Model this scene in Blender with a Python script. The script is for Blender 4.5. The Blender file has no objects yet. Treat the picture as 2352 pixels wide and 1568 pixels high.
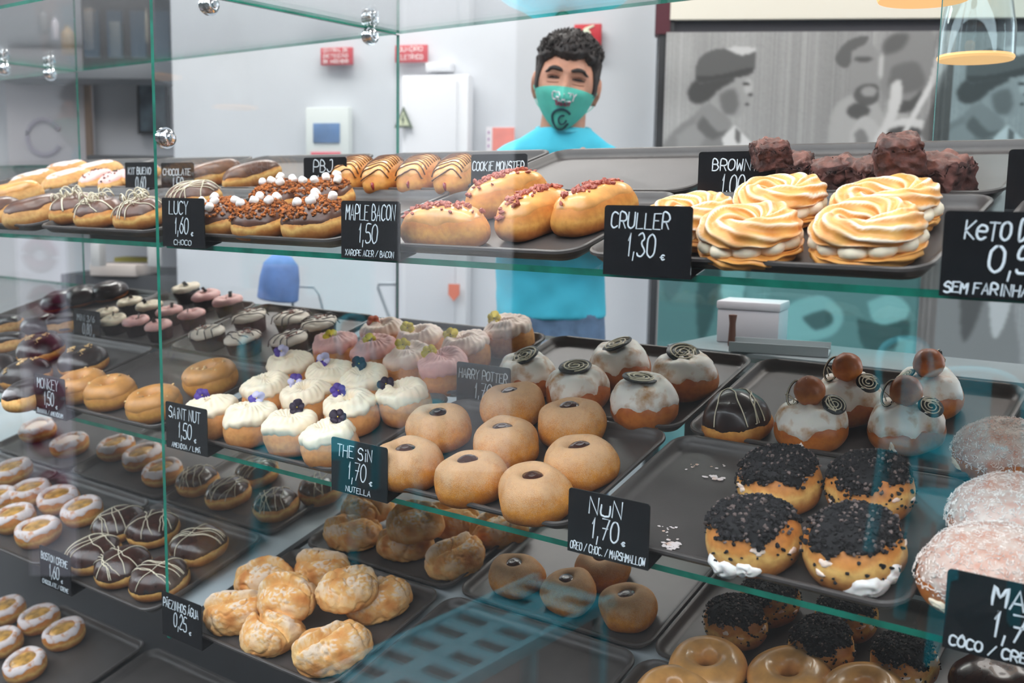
import bpy, bmesh, math, random
import numpy as np
from mathutils import Vector, Matrix, noise

# ------------------------------------------------------------------ camera
SC = bpy.context.scene
COL = SC.collection
PI = math.pi
FPX = 2382.81
CR = np.array([0.79514688, 0.60618024, 0.01693983])
CU = np.array([-0.09281403, 0.09404708, 0.99123191])
CF = np.array([-0.59927206, 0.78974721, -0.13104327])
cd = bpy.data.cameras.new('camera'); cam = bpy.data.objects.new('camera', cd); COL.objects.link(cam)
cam.matrix_world = Matrix(((CR[0], CU[0], -CF[0], 0), (CR[1], CU[1], -CF[1], 0), (CR[2], CU[2], -CF[2], 0), (0, 0, 0, 1)))
cd.sensor_width = 36; cd.lens = FPX / 2352 * 36; cd.clip_start = .02; cd.clip_end = 100
cd.dof.use_dof = True; cd.dof.focus_distance = 1.32; cd.dof.aperture_fstop = 6.0
SC.camera = cam
SC.view_settings.view_transform = 'Standard'; SC.view_settings.look = 'None'
SC.view_settings.exposure = 0.05; SC.view_settings.gamma = 1.0
try: SC.view_settings.use_curve_mapping = False
except Exception: pass
SC.cycles.transparent_max_bounces = 32; SC.cycles.max_bounces = 8; SC.cycles.caustics_reflective = False
SC.cycles.caustics_refractive = False; SC.cycles.sample_clamp_indirect = 4.0; SC.cycles.use_denoising = True

# ------------------------------------------------------------------ world, lights
w = bpy.data.worlds.new('World'); SC.world = w; w.use_nodes = True
bg = w.node_tree.nodes['Background']; bg.inputs[0].default_value = (.88, .94, 1.0, 1); bg.inputs[1].default_value = 5.2
sl = bpy.data.lights.new('sun', 'SUN'); sl.energy = 4.5; sl.angle = .02; sl.color = (1, .96, .9); so = bpy.data.objects.new('sun', sl); COL.objects.link(so)
so.rotation_euler = Vector((.22, -.40, -.89)).to_track_quat('-Z', 'Y').to_euler()
def area(name, loc, size, size_y, power, col, rot=(0, 0, 0)):
    l = bpy.data.lights.new(name, 'AREA'); l.shape = 'RECTANGLE'; l.size = size; l.size_y = size_y; l.energy = power; l.color = col
    o = bpy.data.objects.new(name, l); COL.objects.link(o); o.location = loc; o.rotation_euler = rot; return o
ZC = 1.62      # underside of the shop ceiling
ZF = -1.36     # floor
area('added_ceiling_light', (-2.3, 2.45, ZC - .09), 1.5, .5, 32, (1, .97, .93))  # unseen ceiling lights, all added to brighten the shop and the case
area('added_ceiling_light', (-.3, 2.75, ZC - .09), 1.5, .5, 27, (1, .95, .9))
area('added_ceiling_light', (-1.2, 1.15, ZC - .09), 2.2, .3, 24, (1, .98, .95))
area('added_ceiling_light', (-3.75, 2.1, ZC - .09), 1.2, .5, 30, (1, .97, .93))

# ------------------------------------------------------------------ picking points on the planes of the place
T = math.radians(16.0); CT, ST = math.cos(T), math.sin(T)
Y0 = .955
ZS = {'t': -.072, 'm': -.389, 'd': -.711, 'l': -1.03}
SN = np.array([0, -ST, CT])
def ray(px, py): return (px - 1176) / FPX * CR + (784 - py) / FPX * CU + CF
def SP(X, v, h, s): return np.array([X, Y0 + v * CT - h * ST, ZS[s] + v * ST + h * CT])
def at(px, py, s, h=0.0):
    d = ray(px, py); q = SP(0, 0, h, s); return d * ((q @ SN) / (d @ SN))
def at_y(px, py, Y): d = ray(px, py); return d * (Y / d[1])
def at_z(px, py, Z): d = ray(px, py); return d * (Z / d[2])
def at_x(px, py, X): d = ray(px, py); return d * (X / d[0])
class Plane:                       # an upright wall through a point, turned about z; local x along it, z up
    def __init__(s, px, dist, rot):
        d = ray(px, 432); fh = np.array([-.605, .797, 0]); s.o = d * (dist / (d @ fh)); s.o[2] = 0; s.rot = rot
        s.x = np.array([math.cos(rot), math.sin(rot), 0]); s.n = np.array([math.sin(rot), -math.cos(rot), 0])
    def uv(s, px, py, off=0.0):    # local (u, z) of a pixel on the plane lifted towards the viewer
        d = ray(px, py); p = d * (((s.o + s.n * off) @ s.n) / (d @ s.n)); return float((p - s.o) @ s.x), float(p[2])
    def mat(s, off=0.0):
        p = s.o + s.n * off
        return Matrix.Translation(Vector(p)) @ Matrix.Rotation(s.rot, 4, 'Z')

# ------------------------------------------------------------------ materials
def lin(c):
    out = []
    for x in c[:3]:
        x = x / 255.0; out.append(x / 12.92 if x <= .04045 else ((x + .055) / 1.055) ** 2.4)
    return (*out, 1.0)
MATS = {}
def nt_of(name):
    m = bpy.data.materials.new(name); m.use_nodes = True; MATS[name] = m
    return m, m.node_tree, m.node_tree.nodes['Principled BSDF']
def mat(name, col, rough=.6, metal=0.0, spec=.5, var=.0, vscale=40.0, bump=0.0, bscale=200.0, col2=None, emit=0.0, coat=0.0, sss=0.0, pos=(.35, .65)):
    if name in MATS: return MATS[name]
    m, nt, b = nt_of(name); N, L = nt.nodes, nt.links
    b.inputs['Base Color'].default_value = lin(col); b.inputs['Roughness'].default_value = rough
    b.inputs['Metallic'].default_value = metal; b.inputs['Specular IOR Level'].default_value = spec; b.inputs['Coat Weight'].default_value = coat
    if sss: b.inputs['Subsurface Weight'].default_value = sss; b.inputs['Subsurface Radius'].default_value = (.004, .002, .001)
    if emit: b.inputs['Emission Color'].default_value = lin(col); b.inputs['Emission Strength'].default_value = emit
    tc = N.new('ShaderNodeTexCoord')
    if var or col2:
        nz = N.new('ShaderNodeTexNoise'); nz.inputs['Scale'].default_value = vscale; nz.inputs['Detail'].default_value = 5
        L.new(tc.outputs['Object'], nz.inputs['Vector'])
        rp = N.new('ShaderNodeValToRGB'); rp.color_ramp.elements[0].position = pos[0]; rp.color_ramp.elements[1].position = pos[1]
        c2 = col2 if col2 else [min(255, x * (1 + var)) for x in col]
        c1 = col if col2 else [x * (1 - var) for x in col]
        rp.color_ramp.elements[0].color = lin(c1); rp.color_ramp.elements[1].color = lin(c2)
        L.new(nz.outputs['Fac'], rp.inputs['Fac']); L.new(rp.outputs['Color'], b.inputs['Base Color'])
    if bump:
        n2 = N.new('ShaderNodeTexNoise'); n2.inputs['Scale'].default_value = bscale; n2.inputs['Detail'].default_value = 3
        L.new(tc.outputs['Object'], n2.inputs['Vector']); bp = N.new('ShaderNodeBump'); bp.inputs['Strength'].default_value = bump
        bp.inputs['Distance'].default_value = .002; L.new(n2.outputs['Fac'], bp.inputs['Height']); L.new(bp.outputs['Normal'], b.inputs['Normal'])
    return m
def dough(name, top, band, bottom, rough=.55, sugar=0.0, pos=(.0, .22, .42, .62, 1.0), bump=.25):
    """baked dough: brown crown and foot with the pale proofing band between, plus blotches; sugar adds grains"""
    if name in MATS: return MATS[name]
    m, nt, b = nt_of(name); N, L = nt.nodes, nt.links
    tc = N.new('ShaderNodeTexCoord'); sx = N.new('ShaderNodeSeparateXYZ'); L.new(tc.outputs['Generated'], sx.inputs[0])
    nz = N.new('ShaderNodeTexNoise'); nz.inputs['Scale'].default_value = 45; nz.inputs['Detail'].default_value = 4
    L.new(tc.outputs['Object'], nz.inputs['Vector'])
    ma = N.new('ShaderNodeMath'); ma.operation = 'MULTIPLY_ADD'; L.new(nz.outputs['Fac'], ma.inputs[0]); ma.inputs[1].default_value = .36; L.new(sx.outputs['Z'], ma.inputs[2])
    ms = N.new('ShaderNodeMath'); ms.operation = 'SUBTRACT'; L.new(ma.outputs[0], ms.inputs[0]); ms.inputs[1].default_value = .18
    rp = N.new('ShaderNodeValToRGB'); e = rp.color_ramp.elements
    mid1 = [.6 * a + .4 * c for a, c in zip(bottom, band)]; mid2 = [.55 * a + .45 * c for a, c in zip(top, band)]
    e[0].position = pos[0]; e[0].color = lin(bottom); e[1].position = pos[4]; e[1].color = lin(top)
    for p, c in ((pos[1], mid1), (pos[2], band), (pos[3], mid2)): x = e.new(p); x.color = lin(c)
    L.new(ms.outputs[0], rp.inputs['Fac']); out = rp.outputs['Color']
    n3 = N.new('ShaderNodeTexNoise'); n3.inputs['Scale'].default_value = 140; n3.inputs['Detail'].default_value = 6; L.new(tc.outputs['Object'], n3.inputs['Vector'])
    mx = N.new('ShaderNodeMix'); mx.data_type = 'RGBA'; mx.blend_type = 'MULTIPLY'; mx.inputs['Factor'].default_value = .5
    r3 = N.new('ShaderNodeValToRGB'); r3.color_ramp.elements[0].position = .3; r3.color_ramp.elements[0].color = (.62, .5, .4, 1); r3.color_ramp.elements[1].position = .6; r3.color_ramp.elements[1].color = (1, 1, 1, 1)
    L.new(n3.outputs['Fac'], r3.inputs['Fac']); L.new(out, mx.inputs['A']); L.new(r3.outputs['Color'], mx.inputs['B']); out = mx.outputs['Result']
    h = n3.outputs['Fac']
    if sugar:
        vo = N.new('ShaderNodeTexNoise'); vo.inputs['Scale'].default_value = 900; vo.inputs['Detail'].default_value = 1; L.new(tc.outputs['Object'], vo.inputs['Vector'])
        big = N.new('ShaderNodeTexNoise'); big.inputs['Scale'].default_value = 60; L.new(tc.outputs['Object'], big.inputs['Vector'])
        add = N.new('ShaderNodeMath'); add.operation = 'MULTIPLY_ADD'; L.new(big.outputs['Fac'], add.inputs[0]); add.inputs[1].default_value = .8; L.new(vo.outputs['Fac'], add.inputs[2])
        zz = N.new('ShaderNodeMath'); zz.operation = 'MULTIPLY_ADD'; L.new(sx.outputs['Z'], zz.inputs[0]); zz.inputs[1].default_value = .9; L.new(add.outputs[0], zz.inputs[2])
        rs = N.new('ShaderNodeValToRGB'); rs.color_ramp.elements[0].position = .98; rs.color_ramp.elements[0].color = (0, 0, 0, 1); rs.color_ramp.elements[1].position = 1.0; rs.color_ramp.elements[1].color = (sugar,) * 3 + (1,)
        sc = N.new('ShaderNodeMath'); sc.operation = 'MULTIPLY'; L.new(zz.outputs[0], sc.inputs[0]); sc.inputs[1].default_value = .8
        sc.inputs[1].default_value = .6; rs.color_ramp.elements[0].position = .72; rs.color_ramp.elements[1].position = 1.0
        L.new(sc.outputs[0], rs.inputs['Fac'])
        m2 = N.new('ShaderNodeMix'); m2.data_type = 'RGBA'; L.new(rs.outputs['Color'], m2.inputs['Factor']); L.new(out, m2.inputs['A']); m2.inputs['B'].default_value = lin((226, 200, 166)); out = m2.outputs['Result']
        h = vo.outputs['Fac']
    L.new(out, b.inputs['Base Color']); b.inputs['Roughness'].default_value = rough
    b.inputs['Subsurface Weight'].default_value = .12; b.inputs['Subsurface Radius'].default_value = (.006, .003, .0012)
    bp = N.new('ShaderNodeBump'); bp.inputs['Strength'].default_value = bump; bp.inputs['Distance'].default_value = .0012
    L.new(h, bp.inputs['Height']); L.new(bp.outputs['Normal'], b.inputs['Normal'])
    return m
def attr_mat(name, rough=.6, spec=.4, mix=None, bump=0):
    """colour from the mesh's own colour attribute (prints and glaze streaks)"""
    if name in MATS: return MATS[name]
    m, nt, b = nt_of(name); a = nt.nodes.new('ShaderNodeVertexColor'); a.layer_name = 'Col'
    nt.links.new(a.outputs['Color'], b.inputs['Base Color']); b.inputs['Roughness'].default_value = rough; b.inputs['Specular IOR Level'].default_value = spec
    if bump:
        tc = nt.nodes.new('ShaderNodeTexCoord'); n2 = nt.nodes.new('ShaderNodeTexNoise'); n2.inputs['Scale'].default_value = 260; nt.links.new(tc.outputs['Object'], n2.inputs['Vector'])
        bp = nt.nodes.new('ShaderNodeBump'); bp.inputs['Strength'].default_value = bump; bp.inputs['Distance'].default_value = .001
        nt.links.new(n2.outputs['Fac'], bp.inputs['Height']); nt.links.new(bp.outputs['Normal'], b.inputs['Normal'])
    return m
def glass(name, tint=(1, 1, 1), f0=.045, gain=.95):
    """clear sheet glass: light passes straight through a thin sheet, reflection grows at grazing angles"""
    if name in MATS: return MATS[name]
    m = bpy.data.materials.new(name); m.use_nodes = True; MATS[name] = m; nt = m.node_tree; N, L = nt.nodes, nt.links
    N.remove(N['Principled BSDF']); out = N['Material Output']
    tr = N.new('ShaderNodeBsdfTransparent'); tr.inputs[0].default_value = (*tint, 1); gl = N.new('ShaderNodeBsdfGlossy'); gl.inputs['Roughness'].default_value = 0.0
    lw = N.new('ShaderNodeLayerWeight'); lw.inputs['Blend'].default_value = .5
    p = N.new('ShaderNodeMath'); p.operation = 'POWER'; L.new(lw.outputs['Facing'], p.inputs[0]); p.inputs[1].default_value = 5
    ma = N.new('ShaderNodeMath'); ma.operation = 'MULTIPLY_ADD'; L.new(p.outputs[0], ma.inputs[0]); ma.inputs[1].default_value = gain; ma.inputs[2].default_value = f0
    mx = N.new('ShaderNodeMixShader'); L.new(ma.outputs[0], mx.inputs[0]); L.new(tr.outputs[0], mx.inputs[1]); L.new(gl.outputs[0], mx.inputs[2]); L.new(mx.outputs[0], out.inputs[0])
    return m

# ------------------------------------------------------------------ mesh building
def _ico(n):
    bm = bmesh.new(); bmesh.ops.create_icosphere(bm, subdivisions=n, radius=1.0)
    v = np.array([x.co[:] for x in bm.verts]); f = [[y.index for y in x.verts] for x in bm.faces]; bm.free(); return v, f
ICO1 = _ico(1); ICO2 = _ico(2); ICO3 = _ico(3)
class MB:
    def __init__(s): s.v = []; s.f = []; s.m = []; s.c = []
    def add(s, v, f, m=0, col=None):
        o = len(s.v); s.v += [tuple(map(float, x)) for x in v]; s.f += [[i + o for i in x] for x in f]; s.m += [m] * len(f)
        if col is None: s.c += [(1, 1, 1, 1)] * len(v)
        elif len(col) == len(v) and hasattr(col[0], '__len__'): s.c += [tuple(c) for c in col]
        else: s.c += [tuple(col)] * len(v)
    def box(s, c, size, m=0, bev=0.0, M=None, seg=2):
        bm = bmesh.new(); bmesh.ops.create_cube(bm, size=1.0)
        for x in bm.verts: x.co = Vector((x.co.x * size[0], x.co.y * size[1], x.co.z * size[2]))
        if bev: bmesh.ops.bevel(bm, geom=list(bm.edges), offset=bev, segments=seg, affect='EDGES', profile=.5)
        v = []
        for x in bm.verts:
            p = x.co + Vector(c); v.append((M @ p) if M is not None else p)
        bm.verts.index_update(); s.add(v, [[y.index for y in x.verts] for x in bm.faces], m); bm.free()
    def ico(s, c, r, m=0, sub=1, sc=(1, 1, 1), rnd=None, amp=0.0, M=None, col=None):
        V, Fc = (ICO1, ICO2, ICO3)[sub - 1]; v = V.copy()
        if rnd is not None and amp: v = v * (1 + amp * np.array([rnd.uniform(-1, 1) for _ in range(len(v))]))[:, None]
        v = v * np.array(sc) * r
        if M is not None: v = np.array([(M @ Vector(x))[:] for x in v])
        s.add(v + np.array(c), Fc, m, col)
    def tube(s, pts, r, m=0, seg=6, closed=False, caps=True, col=None):
        P = [Vector(p) for p in pts]; n = len(P); rr = r if hasattr(r, '__len__') else [r] * n; v = []; f = []
        up = Vector((0, 0, 1))
        for i in range(n):
            a = P[(i - 1) % n] if (closed or i > 0) else P[i]; b = P[(i + 1) % n] if (closed or i < n - 1) else P[i]
            t = (b - a); t = t.normalized() if t.length > 1e-9 else Vector((1, 0, 0))
            u = up - t * up.dot(t)
            if u.length < .15: u = Vector((1, 0, 0)) - t * t.x
            if u.length < .05: u = Vector((0, 1, 0)) - t * t.y
            u.normalize(); w_ = t.cross(u)
            for k in range(seg):
                a_ = 2 * PI * k / seg; v.append(P[i] + (u * math.cos(a_) + w_ * math.sin(a_)) * rr[i])
        for i in range(n if closed else n - 1):
            j = (i + 1) % n
            for k in range(seg): k2 = (k + 1) % seg; f.append([i * seg + k, i * seg + k2, j * seg + k2, j * seg + k])
        if caps and not closed: f.append(list(range(seg))[::-1]); f.append([(n - 1) * seg + k for k in range(seg)])
        s.add(v, f, m, col)
    def lathe(s, prof, m=0, seg=32, c=(0, 0, 0), M=None, col=None):
        v = []; f = []; n = len(prof)
        for (r, z) in prof:
            for k in range(seg):
                a = 2 * PI * k / seg; p = Vector((r * math.cos(a) + c[0], r * math.sin(a) + c[1], z + c[2])); v.append((M @ p) if M is not None else p)
        for i in range(n - 1):
            for k in range(seg): k2 = (k + 1) % seg; f.append([i * seg + k, (i + 1) * seg + k, (i + 1) * seg + k2, i * seg + k2])
        if prof[0][0] > 1e-6: f.append([k for k in range(seg)])
        if prof[-1][0] > 1e-6: f.append([(n - 1) * seg + k for k in range(seg)][::-1])
        s.add(v, f, m, col)
    def prism(s, poly, d0, d1, m=0, M=None, axis='y', col=None):
        """outline in (x, z) pushed along y from d0 to d1 (axis 'y'), or (x, y) along z (axis 'z')"""
        n = len(poly); v = []
        for d in (d0, d1):
            for (a, b) in poly:
                p = Vector((a, d, b)) if axis == 'y' else Vector((a, b, d)); v.append((M @ p) if M is not None else p)
        f = [list(range(n)), [n + i for i in range(n)][::-1]] + [[i, i + n, (i + 1) % n + n, (i + 1) % n] for i in range(n)]
        if axis == 'y': pass
        s.add(v, f, m, col)
    def mesh(s, name, mats, smooth=True, colors=False, sharp=None):
        me = bpy.data.meshes.new(name); me.from_pydata(s.v, [], s.f)
        for mm in mats: me.materials.append(mm)
        me.polygons.foreach_set('material_index', s.m)
        bm = bmesh.new(); bm.from_mesh(me); bmesh.ops.recalc_face_normals(bm, faces=bm.faces); bm.to_mesh(me); bm.free()
        me.polygons.foreach_set('use_smooth', [smooth] * len(me.polygons))
        if sharp is not None:
            try: me.set_sharp_from_angle(angle=sharp)
            except Exception: pass
        if colors:
            ca = me.color_attributes.new('Col', 'FLOAT_COLOR', 'POINT'); ca.data.foreach_set('color', np.array(s.c, 'f').ravel())
        me.update(); return me
    def obj(s, name, mats, parent=None, smooth=True, colors=False, sharp=.7):
        return link(name, s.mesh(name, mats if isinstance(mats, (list, tuple)) else [mats], smooth, colors, sharp), parent)
def link(name, me, parent=None):
    o = bpy.data.objects.new(name, me); COL.objects.link(o)
    if parent is not None: o.parent = parent
    return o
def tag(o, label=None, cat=None, group=None, kind=None):
    if label: o['label'] = label
    if cat: o['category'] = cat
    if group: o['group'] = group
    if kind: o['kind'] = kind
    return o
def empty(name, M, label=None, cat=None, group=None):
    o = bpy.data.objects.new(name, None); COL.objects.link(o); o.empty_display_size = .02; o.matrix_world = M
    return tag(o, label, cat, group)
def rrect(w_, h_, r, n=5, x0=0.0, y0=0.0):
    out = []
    for cx, cy, a0 in ((w_ - r, h_ - r, 0), (r, h_ - r, 90), (r, r, 180), (w_ - r, r, 270)):
        for k in range(n + 1): a = math.radians(a0 + 90 * k / n); out.append((x0 + cx + r * math.cos(a), y0 + cy + r * math.sin(a)))
    return out
# ------------------------------------------------------------------ common materials
WHITE = mat('painted_wall', (198, 202, 208), .6, var=.015, vscale=3)
DARK = mat('dark_laminate', (44, 46, 50), .5, var=.08, vscale=8)
BLACKM = mat('black_metal', (30, 31, 34), .4)
CHROME = mat('chrome', (225, 228, 230), .12, metal=1.0)
CLEAR = glass('clear_glass', (.992, .997, .995))
SHELFG = glass('shelf_glass', (.95, .984, .975), f0=.04)
FRONTG = glass('front_glass', (.99, .996, .996), f0=.055)
TINTG = glass('tinted_glass', (.60, .92, .93), f0=.03)
TINTL = glass('light_tinted_glass', (.89, .97, .985), f0=.03)
EDGE = mat('green_glass_edge', (22, 124, 104), .25, var=.12, vscale=25)
TRAYM = mat('tray_coating', (72, 67, 65), .42, var=.06, vscale=12, bump=.05, bscale=300)
DECKM = mat('deck_laminate', (176, 184, 188), .4)
TURQ = mat('turquoise_paint', (40, 152, 170), .35)

# ------------------------------------------------------------------ room shell
def structure(name, mb, mats, smooth=False):
    o = mb.obj(name, mats, None, smooth); o['kind'] = 'structure'; return o
PW = Plane(1496, 3.72, math.radians(20))       # white wall, running left from the dark post
PM = Plane(1500, 3.66, math.radians(29.5))     # wall carrying the mural, running right
b = MB(); M_ = PW.mat(); uL = PW.uv(398, 400)[0]; b.box((uL / 2, .06, .23), (-uL, .10, 3.2), 0, M=M_); structure('wall_back', b, WHITE)
b = MB(); M_ = PM.mat(); b.box((1.6, .09, .23), (3.2, .10, 3.2), 0, M=M_); structure('wall_right', b, WHITE)
# kitchen wall further off on the left
PK = Plane(200, 5.0, math.radians(33))
b = MB(); b.box((-.3, .06, .23), (6.2, .1, 3.2), 0, M=PK.mat()); structure('wall_left', b, mat('kitchen_wall', (206, 206, 209), .6))
b = MB(); b.box((-1.6, 3.55, ZF - .05), (9, 5.3, .1), 0); structure('floor', b, mat('shop_floor', (150, 148, 146), .45, var=.06, vscale=5))
b = MB(); b.box((-1.6, 3.55, ZC + .05), (9, 5.3, .1), 0); structure('ceiling', b, mat('shop_ceiling', (214, 214, 214), .7))
b = MB(); b.box((2.85, 3.6, .13), (.1, 5.2, 3.0), 0); structure('wall_far_right', b, WHITE)
b = MB(); b.box((-6.0, 3.6, .13), (.1, 5.2, 3.0), 0); structure('wall_far_left', b, WHITE)
b = MB(); b.box((0, -3.6, ZF - .06), (60, 9.0, .1), 0); structure('pavement', b, mat('paving', (27, 27, 28), .85, var=.1, vscale=6))
b = MB(); b.box((-1.6, .93, ZC + .22), (9, .16, 1.1), 0); structure('wall_shopfront', b, mat('shopfront', (70, 70, 72), .6))
# dark post at the corner of the two walls, soffit bands above the mural
def wallbox(pl, x0, y0, x1, y1, off, th, mats, name, label, cat, bev=.0, group=None):
    u0, z0 = pl.uv(x0, y0, off); u1, z1 = pl.uv(x1, y1, off); u2, z2 = pl.uv(x0, y1, off); u3, z3 = pl.uv(x1, y0, off)
    ul, ur = (u0 + u2) / 2, (u1 + u3) / 2; zt, zb = (z0 + z3) / 2, (z1 + z2) / 2
    mb = MB(); mb.box((0, 0, 0), (abs(ur - ul), th, abs(zt - zb)), 0, bev)
    o = mb.obj(name, mats, None, False); o.matrix_world = pl.mat(off - th / 2) @ Matrix.Translation(((ul + ur) / 2, 0, (zt + zb) / 2))
    if cat: tag(o, label, cat, group)
    else: o['kind'] = 'structure'
    return o, abs(ur - ul), abs(zt - zb)
POST = mat('dark_post', (52, 53, 56), .5, var=.2, vscale=3)
wallbox(PM, 1497, -60, 1531, 1150, .05, .08, POST, 'trim_1', None, None)
wallbox(PM, 1505, 4, 2700, 76, .035, .06, mat('dark_band', (66, 66, 74), .5), 'trim_2', None, None)
wallbox(PM, 1543, -160, 2700, 41, .06, .08, mat('cream_soffit', (243, 238, 224), .6), 'trim_3', None, None)
wallbox(PM, 1507, -60, 1541, 78, .055, .08, mat('maroon_trim', (84, 30, 44), .5), 'trim_4', None, None)

# ------------------------------------------------------------------ handwriting
GL = {'A': '00 39 60|13 53', 'B': '00 09 39 57 56 45 05|45 63 62 40 00', 'C': '68 49 29 07 02 20 40 61', 'D': '00 09 39 66 63 30 00', 'E': '60 00 09 69|05 45',
 'F': '00 09 69|05 45', 'G': '68 49 29 07 02 20 40 62 64 44', 'H': '00 09|60 69|05 65', 'I': '30 39', 'i': '30 36|38 39', 'J': '39 69 62 40 20 02', 'K': '00 09|69 04 60',
 'L': '09 00 60', 'M': '00 09 34 69 60', 'N': '00 09 60 69', 'O': '39 07 02 30 62 67 39', 'P': '00 09 49 67 65 44 04', 'Q': '39 07 02 30 62 67 39|42 60',
 'R': '00 09 49 67 65 44 04|34 60', 'S': '68 49 29 07 06 25 45 63 61 40 20 01', 'T': '09 69|39 30', 'U': '09 02 20 40 62 69', 'V': '09 30 69', 'W': '09 10 36 50 69',
 'X': '00 69|09 60', 'Y': '09 35 69|35 30', 'Z': '09 69 00 60', '0': '39 07 02 30 62 67 39', '1': '16 39 30', '2': '07 29 49 66 00 60', '3': '08 39 57 35 62 40 10 01',
 '5': '69 19 05 45 63 61 40 10 01', '6': '59 26 03 02 20 40 62 63 45 25 04', '7': '09 69 20|15 55', '8': '39 17 25 45 57 39|25 02 30 62 45', '4': '49 03 63|45 40', '9': '64 47 39 17 15 44 65|66 40',
 '/': '00 69', '.': '20 30', '-': '14 54', 'u': '06 01 20 40 61 66', 'e': '04 64 66 47 27 05 02 20 40 61', 'o': '36 05 02 20 42 45 36', 'r': '00 06|04 26 46', 'n': '00 06|04 26 46 60',
 'c': '56 36 05 02 20 40 51', 'k': '00 09|56 03 60', 's': '66 26 05 23 43 62 40 00', 't': '29 21 40 60|06 56', 'h': '00 09|05 26 46 60', 'l': '29 20', 'a': '66 60|66 26 03 20 40 62', 'g': '66 26 04 22 62|66 60 20', 'm': '00 06 25 30|25 56 60', 'd': '69 60|66 26 03 20 62'}
CHALK = mat('chalk_marker', (226, 234, 240), .7)
def write(mb, text, cx, z, h, width=None, r=.0011, rnd=None, slant=.08, y=-.0011, m=0, rise=0.0, M=None):
    """draws handwriting centred on cx with its foot at z; strokes are flat rounded ribbons"""
    adv = h * .74; total = sum((.55 if c in ' ,.i1Il' else 1.0) * adv for c in text); sx = 1.0 if width is None else width / total
    x = cx - total * sx / 2; rnd = rnd or random.Random(len(text) * 7 + int(h * 9999))
    for ch in text:
        wd = (.55 if ch in ' ,.i1Il' else 1.0) * adv * sx; base = ch; acc = None
        if ch in 'ÃÁÔÉÇ': base = {'Ã': 'A', 'Á': 'A', 'Ô': 'O', 'É': 'E', 'Ç': 'C'}[ch]; acc = ch
        jz = rnd.uniform(-.04, .04) * h; lines = []; gw = wd * .74; gh = h; gz = jz
        if ch == ',': lines = [[(.5, .12), (.35, -.22)]]
        elif ch == '€': lines = [[(.9, .42), (.5, .46), (.2, .25), (.5, 0), (.95, .06)], [(0, .25), (.7, .25)]]
        elif base in GL:
            for part in GL[base].split('|'): lines.append([(int(q[0]) / 6.0, int(q[1]) / 9.0) for q in part.split()])
            if acc in ('Ã',): lines.append([(.2, 1.13), (.4, 1.2), (.6, 1.13), (.8, 1.2)])
            elif acc == 'Á' or acc == 'É': lines.append([(.4, 1.12), (.65, 1.28)])
            elif acc == 'Ô': lines.append([(.2, 1.12), (.5, 1.26), (.8, 1.12)])
        if base in 'iIl1.': gw = wd * .9
        for ln in lines:
            pts = []
            # smooth long strokes a little
            for k in range(len(ln)):
                pts.append(ln[k])
            if len(ln) > 4:
                sm = []
                for k in range(len(ln) - 1):
                    p0 = ln[max(0, k - 1)]; p1 = ln[k]; p2 = ln[k + 1]; p3 = ln[min(len(ln) - 1, k + 2)]
                    if ln[0] == ln[-1]:
                        if k == 0: p0 = ln[-2]
                        if k == len(ln) - 2: p3 = ln[1]
                    for q in (0, .33, .66):
                        sm.append(tuple(.5 * ((2 * p1[d]) + (-p0[d] + p2[d]) * q + (2 * p0[d] - 5 * p1[d] + 4 * p2[d] - p3[d]) * q * q + (-p0[d] + 3 * p1[d] - 3 * p2[d] + p3[d]) * q ** 3) for d in (0, 1)))
                pts = sm + [ln[-1]]
            P = []
            for (a, c) in pts:
                xx = x + (a + rnd.uniform(-.025, .025)) * gw + c * gh * slant; zz = z + gz + (c + rnd.uniform(-.012, .012)) * gh + rise * (xx - cx)
                p = Vector((xx, y, zz)); P.append((M @ p) if M is not None else p)
            n = len(P); v = []; f = []
            nrm = Vector((0, -1, 0)) if M is None else (M.to_3x3() @ Vector((0, -1, 0)))
            for k in range(n):
                t = (P[min(n - 1, k + 1)] - P[max(0, k - 1)])
                t = t.normalized() if t.length > 1e-9 else Vector((1, 0, 0))
                sd = t.cross(nrm).normalized() * r
                e = -t * r * .8 if k == 0 else (t * r * .8 if k == n - 1 else Vector())
                v += [P[k] + sd * (.6 if k in (0, n - 1) else 1) + e, P[k] - sd * (.6 if k in (0, n - 1) else 1) + e, P[k] + sd * .6 + nrm * .0004 + e * .6, P[k] - sd * .6 + nrm * .0004 + e * .6]
            for k in range(n - 1):
                a, c = 4 * k, 4 * k + 4
                f += [[a, c, c + 2, a + 2], [a + 2, c + 2, c + 3, a + 3], [a + 3, c + 3, c + 1, a + 1]]
            f += [[0, 2, 3, 1], [4 * n - 4, 4 * n - 3, 4 * n - 1, 4 * n - 2]]
            mb.add(v, f, m)
        x += wd

# ------------------------------------------------------------------ display case
case = empty('display_case', Matrix.Translation((-1.0, 1.2, ZF)), 'long glass display case with sloping shelves of trays between street and shop', 'display case')
def cpart(name, mb, mats, smooth=False, label=None, parent=None):
    o = mb.obj(name, mats, None, smooth); o.parent = parent or case; o.matrix_parent_inverse = (parent or case).matrix_world.inverted() if parent is None else Matrix()
    if parent is not None: o.matrix_parent_inverse = parent.matrix_world.inverted()
    if label: o['label'] = label
    return o
XL, XR = -3.05, .95
XP = [-2.560, -1.4235]                 # the glass partitions
YF, YB = .936, 1.497
ZT = .318
bpy.context.view_layer.update()
def Msl(s): return Matrix.Translation((0, Y0, ZS[s])) @ Matrix.Rotation(T, 4, 'X')
b = MB(); b.box(((XL + XR) / 2, 1.24, (ZF - 1.09) / 2 - .02), (XR - XL, .56, abs(ZF + 1.09) - .02), 0, .004); cpart('plinth', b, DARK)
b = MB(); b.box(((XL + XR) / 2, .318, -.0065), (XR - XL, .53, .006), 0, .001, M=Msl('d')); cpart('deck_panel', b, DECKM)
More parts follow.
